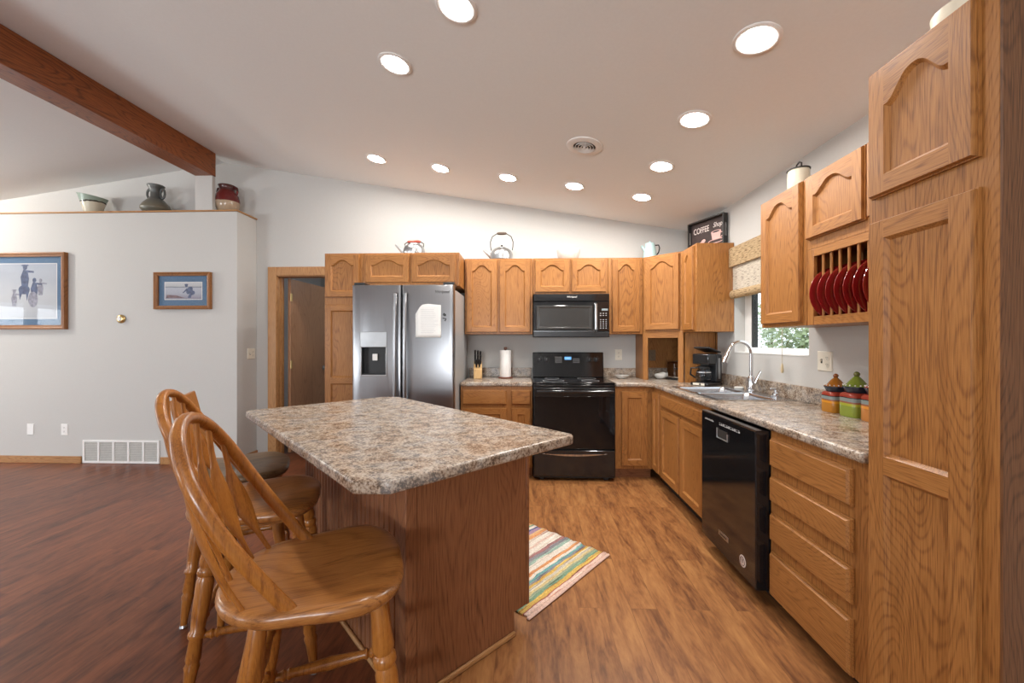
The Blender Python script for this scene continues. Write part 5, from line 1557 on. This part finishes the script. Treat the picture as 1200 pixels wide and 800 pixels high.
# ------------------------------------------------------------------ things on the counters
zc = ZT + 0.0006
kb = thing('knife_block', 'pale wooden knife block on the counter beside the refrigerator', 'knife block', (-0.508, 4.175, zc), 0.12)
b = MB()
P = [(-0.055, 0), (0.075, 0), (0.090, 0.155), (0.045, 0.180), (-0.055, 0.095)]
b.loops([[(-0.043, y, z) for y, z in P], [(0.043, y, z) for y, z in P]])
b.build('block', block_m, kb, bevel=0.004)
kdir = Vector((0, -0.40, 0.92)).normalized()
random.seed(11)
KN = [(-0.028, 0.062, 0.165, 0.130, 'tallest left'), (0.0, 0.066, 0.165, 0.125, 'back middle'), (0.027, 0.062, 0.165, 0.115, 'back right'),
      (-0.028, 0.010, 0.143, 0.105, 'middle left'), (0.0, 0.008, 0.141, 0.105, 'centre'), (0.028, 0.008, 0.141, 0.100, 'middle right'),
      (-0.014, -0.030, 0.113, 0.085, 'front left'), (0.016, -0.030, 0.113, 0.085, 'front right')]
ck, sk_ = math.cos(0.12), math.sin(0.12)
for (x, y, z, ln_, wl_) in KN:
    wx, wy = -0.508 + x * ck - y * sk_, 4.175 + x * sk_ + y * ck
    k = thing('kitchen_knife', 'black-handled kitchen knife, %s handle in the wooden block' % wl_, 'knife', (wx, wy, zc + z + 0.008), 0.12, 'knives in the block')
    p0 = kdir * 0.004; p1 = kdir * ln_
    MB().tube([p0, p0 + kdir * ln_ * 0.3, p0 + kdir * ln_ * 0.7, p1], [0.0085, 0.010, 0.0095, 0.011], 10, 0, 1.35, up=(1, 0, 0)).build('handle', black_s, k, smooth=50)
    MB().cyl(kdir * -0.006, kdir * 0.006, 0.0075, 10).build('bolster', alum, k, smooth=50)
t = thing('paper_towel_holder', 'dark wooden paper towel holder with short knob on the back counter', 'paper towel holder', (-0.222, 4.225, zc))
MB().lathe([(0.075, 0), (0.078, 0.008), (0.070, 0.015)], seg=28).build('base', plain('mahogany', (0.16, 0.05, 0.03), 0.35), t, smooth=40)
MB().lathe([(0.008, 0.015), (0.008, 0.296), (0.016, 0.302), (0.017, 0.320), (0.010, 0.328)], seg=16).build('spindle', plain('mahogany_post', (0.14, 0.06, 0.04), 0.35), t, smooth=40)
b = MB()
b.lathe([(0.020, 0), (0.059, 0), (0.060, 0.002), (0.060, 0.276), (0.059, 0.278), (0.020, 0.278), (0.020, 0)], seg=36, cap0=False, cap1=False)
tag(b.build('paper_towel_roll', towel_m, None, (-0.222, 4.225, zc + 0.0155), smooth=50), 'white roll of paper towel standing on the back counter', 'paper towel')

t = thing('shell_dish', 'small white scalloped dish on the counter right of the stove', 'dish', (0.995, 4.215, zc), 0.0)
b = MB(); NS = 40; L = []
for r, z, f in ((0.030, 0, 0), (0.045, 0.006, 0.02), (0.066, 0.030, 0.07), (0.070, 0.036, 0.09), (0.062, 0.028, 0.07), (0.035, 0.010, 0)):
    L.append([(r * (1 + f * math.cos(10 * a)) * math.cos(a), r * 0.75 * (1 + f * math.cos(10 * a)) * math.sin(a), z) for a in [2 * PI * k / NS for k in range(NS)]])
b.loops(L).build('bowl', ceramic_w, t, smooth=50)
# in the garage
t = thing('toaster', 'chrome toaster partly hidden inside the open appliance garage', 'toaster', (1.555, 4.08, zc), 0.5)
MB().box(-0.075, -0.13, 0.012, 0.075, 0.13, 0.185).build('body', chrome, t, bevel=0.022, bseg=4)
MB().box(-0.070, -0.125, 0, 0.070, 0.125, 0.012).build('base', black_s, t)
MB().box(-0.045, -0.09, 0.1851, -0.015, 0.09, 0.1862).box(0.015, -0.09, 0.1851, 0.045, 0.09, 0.1862).build('slots', slot_m, t)
MB().box(-0.095, -0.015, 0.11, -0.0755, 0.015, 0.122).build('lever', black_s, t)
b = MB().sphere((0, 0, 0.034), 0.05, 1.35, 0.8, 0.68, 20, 10)
random.seed(4)
b.v = [(x * (1 + 0.10 * math.sin(40 * z + 9 * y * 10)), y * (1 + 0.08 * math.sin(50 * x)), max(0, z + 0.005 * math.sin(60 * x + 30 * y))) for x, y, z in b.v]
tag(b.build('bread_bag', plain('crumpled_plastic', (0.62, 0.60, 0.56), 0.25), None, (1.395, 4.20, zc), smooth=40), 'small crumpled pale bag lying inside the open appliance garage', 'bag')

# coffee maker
cm = thing('coffee_maker', 'black drip coffee maker with glass carafe beside the sink', 'coffee maker', (1.585, 3.600, zc), math.radians(-58))
MB().box(-0.085, -0.105, 0, 0.085, 0.11, 0.030).build('base', black_g, cm, bevel=0.010, bseg=3)
MB().box(-0.082, 0.030, 0.030, 0.082, 0.108, 0.275).build('tower', black_s, cm, bevel=0.012, bseg=3)
MB().box(-0.080, -0.085, 0.185, 0.080, 0.032, 0.280).build('brew_head', black_g, cm, bevel=0.014, bseg=3)
MB().box(0.0825, 0.048, 0.06, 0.0845, 0.075, 0.24).build('water_gauge', alum, cm, bevel=0.001)
b = MB().box(-0.075, -0.105, 0, 0.075, 0.075, 0.016)
b.xf(Matrix.Translation((0, 0.03, 0.300)) @ Matrix.Rotation(math.radians(-14), 4, 'X'))
b.build('lid', black_s, cm, bevel=0.006)
MB().box(-0.055, -0.1075, 0.006, 0.055, -0.1045, 0.024).build('control_strip', plain('pale_strip', (0.70, 0.66, 0.56), 0.35), cm)
MB().turned((0.015, -0.107, 0.015), (0.015, -0.112, 0.015), [(0, 0.008), (1, 0.007)], 14).build('power_button', slot_m, cm)
MB().lathe([(0.066, 0), (0.066, 0.004)], (0, -0.035, 0.0305), 28).build('warming_plate', dark_iron, cm)
cf = MB().lathe([(0.045, 0), (0.062, 0.010), (0.068, 0.045), (0.060, 0.090), (0.046, 0.115), (0.047, 0.122)], (0, -0.035, 0.0355), 28, cap1=False).build('carafe', carafe_glass, cm, smooth=60)
MB().lathe([(0.048, 0.1155), (0.050, 0.120), (0.050, 0.130), (0.03, 0.138), (0.002, 0.139)], (0, -0.035, 0.0355), 24).build('carafe_lid', black_s, cf, smooth=40)
MB().lathe([(0.0625, 0.076), (0.0655, 0.078), (0.064, 0.088), (0.0605, 0.090)], (0, -0.035, 0.0355), 28, cap0=False, cap1=False).build('carafe_band', chrome, cf, smooth=40)
MB().tube([(-0.046, -0.055, 0.155), (-0.088, -0.085, 0.150), (-0.092, -0.090, 0.095), (-0.064, -0.062, 0.065)], 0.008, 8, 0, 1.4).build('carafe_handle', black_s, cf, smooth=50)

# canisters
def canister(label, loc, base_c, lid_c, s):
    t = thing('canister', label, 'canister', loc, 0, 'hand-painted canisters by the tall cabinet')
    hgt = 0.112 * s; r = 0.052 * s
    cm_ = bands('canister_glaze', [(0, base_c), (0.46, (min(1, base_c[0] * 1.3 + 0.1), min(1, base_c[1] * 1.25 + .06), base_c[2])), (0.56, (0.33, 0.13, 0.07)), (0.63, (0.26, 0.31, 0.30)), (0.78, (0.02, 0.025, 0.03)), (0.815, (0.36, 0.05, 0.028))], 'z', 0, hgt, 0.2, 0.004, True, 30)
    def sq(q, z, p=5.0):
        out = []
        for k in range(32):
            a = 2 * PI * k / 32; ca, sa = math.cos(a), math.sin(a)
            rr_ = 1 / (abs(ca) ** p + abs(sa) ** p) ** (1 / p)
            out.append((q * rr_ * ca, q * rr_ * sa, z))
        return out
    MB().loops([sq(r * 0.96, 0), sq(r, 0.008), sq(r, hgt * 0.9), sq(r * 0.9, hgt * 0.985, 3.5), sq(r * 0.82, hgt, 3)]).build('jar', cm_, t, smooth=50)
    z = hgt + 0.0006
    lm = bands('canister_lid_glaze', [(0, (0.022, 0.028, 0.045)), (0.36, lid_c)], 'z', 0, 0.080 * s, 0.2)
    lb = MB()
    wav = lambda q, zz, f: [(q * (1 + f * math.cos(12 * a)) * math.cos(a), q * (1 + f * math.cos(12 * a)) * math.sin(a), zz) for a in [2 * PI * k / 72 for k in range(72)]]
    lb.loops([wav(r * 0.80, 0, 0), wav(r * 0.90, 0.012 * s, 0), wav(r * 1.03, 0.026 * s, 0.022), wav(r * 1.0, 0.031 * s, 0.022), wav(r * 0.78, 0.036 * s, 0), wav(r * 0.45, 0.060 * s, 0), wav(r * 0.16, 0.076 * s, 0)])
    lo_ = lb.build('lid', lm, t, (0, 0, z), smooth=50)
    dots = MB()
    for k in range(16):
        a = 2 * PI * k / 16
        dots.sphere((r * 0.955 * math.cos(a), r * 0.955 * math.sin(a), 0.0345 * s), 0.0035 * s, seg=8, rings=4)
    dots.build('white_dots', white_mark, lo_, smooth=60)
    MB().sphere((0, 0, 0.085 * s), 0.0125 * s, seg=16, rings=8).build('lid_knob', plain('lid_knob_glaze', (lid_c[0] * 0.75, lid_c[1] * 0.6, lid_c[2]), 0.25), lo_, smooth=60)
    return t


canister('orange and yellow banded canister with orange domed lid on the counter', (1.695, 2.262, zc), (0.48, 0.20, 0.022), (0.38, 0.14, 0.02), 1.0)
canister('lime green banded canister with green domed lid next to the tall cabinet', (1.695, 2.122, zc), (0.25, 0.32, 0.045), (0.20, 0.27, 0.04), 1.10)
canister('third banded canister with dark red lid, mostly hidden behind the tall cabinet', (1.695, 1.982, zc), (0.50, 0.20, 0.05), (0.35, 0.05, 0.03), 1.15)

# red plates standing in the rack
PLN = ['first', 'second', 'third', 'fourth', 'fifth', 'sixth', 'seventh']
pp = [(0.062, -0.002), (0.066, -0.002), (0.078, 0.003), (0.092, 0.010), (0.130, 0.017), (0.134, 0.018), (0.134, 0.0205), (0.130, 0.0215), (0.092, 0.0145), (0.076, 0.007), (0.062, 0.003)]
for k in range(7):
    ypos = RY0 - 0.045 - PS * (k + 0.40)
    b = MB(); seg = 40
    L = [[(r * math.cos(2 * PI * i / seg), z, r * math.sin(2 * PI * i / seg)) for i in range(seg)] for r, z in pp]
    L = [[(0.0005 * math.cos(2 * PI * i / seg), L[0][0][1], 0.0005 * math.sin(2 * PI * i / seg)) for i in range(seg)]] + L + [[(0.0005 * math.cos(2 * PI * i / seg), 0.003, 0.0005 * math.sin(2 * PI * i / seg)) for i in range(seg)]]
    b.v, b.f, b.m = [], [], []
    b.loops([[(x, -y, z) for x, y, z in l] for l in L])
    o = b.build('dinner_plate', red_plate, None, (XU + 0.085, ypos, 1.4065 + 0.134), smooth=50)
    tag(o, 'dark red glazed plate standing in the oak rack, %s from the window side' % PLN[k], 'plate', 'red plates in the plate rack')

# ------------------------------------------------------------------ outdoors beyond the windows
def leafy(name, c1, c2):
    m = plain(name, c1, 0.7, 0, 0.35, 3)
    return m


grass = plain('grass', (0.22, 0.26, 0.10), 0.9, 0, 0.4, 2)
gr = MB()
gr.add([(-60, -60, -0.35), (60, -60, -0.35), (60, 60, -0.35), (-60, 60, -0.35)], [(0, 1, 2, 3)])
struct(gr.build('ground', grass), 'grassy ground outside the house', 'ground')
random.seed(21)
leaf_ms = [plain('leaf_green', (0.34, 0.40, 0.22), 0.7, 0, 0.3, 4), plain('leaf_sage', (0.46, 0.52, 0.36), 0.7, 0, 0.3, 4), plain('leaf_deep', (0.22, 0.29, 0.16), 0.7, 0, 0.3, 4)]
bark = plain('bark', (0.16, 0.12, 0.09), 0.9, 0, 0.2, 15)


def tree(label, x, y, r, hz_, lm):
    t = thing('tree', label, 'tree', (x, y, -0.35), 0, 'trees outside the kitchen window')
    MB().turned((0, 0, 0), (0.05, 0, hz_), [(0, 0.16), (0.3, 0.11), (1, 0.05)], 10).build('trunk', bark, t, smooth=60)
    b = MB()
    for q in range(26):
        cx, cy, cz = random.gauss(0, r * 0.42), random.gauss(0, r * 0.42), hz_ + random.gauss(0, r * 0.45)
        rr_ = r * random.uniform(0.22, 0.42)
        for s_ in range(70):
            v = Vector((random.gauss(0, 1), random.gauss(0, 1), random.gauss(0, 1))).normalized() * rr_ * random.uniform(0.6, 1.05) + Vector((cx, cy, cz))
            u = Vector((random.gauss(0, 1), random.gauss(0, 1), random.gauss(0, 1))).normalized()
            w_ = u.orthogonal().normalized(); e = random.uniform(0.06, 0.13)
            b.add([v + u * e, v + w_ * e * 0.6, v - u * e, v - w_ * e * 0.6], [(0, 1, 2, 3)])
    b.build('foliage', lm, t)


tree('pale green tree outside at the left of the kitchen window', 6.6, 14.6, 1.5, 2.2, leaf_ms[1])
tree('green tree outside in the middle of the kitchen window', 9.5, 14.2, 1.6, 2.0, leaf_ms[0])
tree('dark green tree outside at the right of the kitchen window', 12.6, 12.6, 1.5, 1.6, leaf_ms[2])
tree('far sage tree behind the others outside the kitchen window', 12.5, 21.0, 2.4, 2.0, leaf_ms[1])
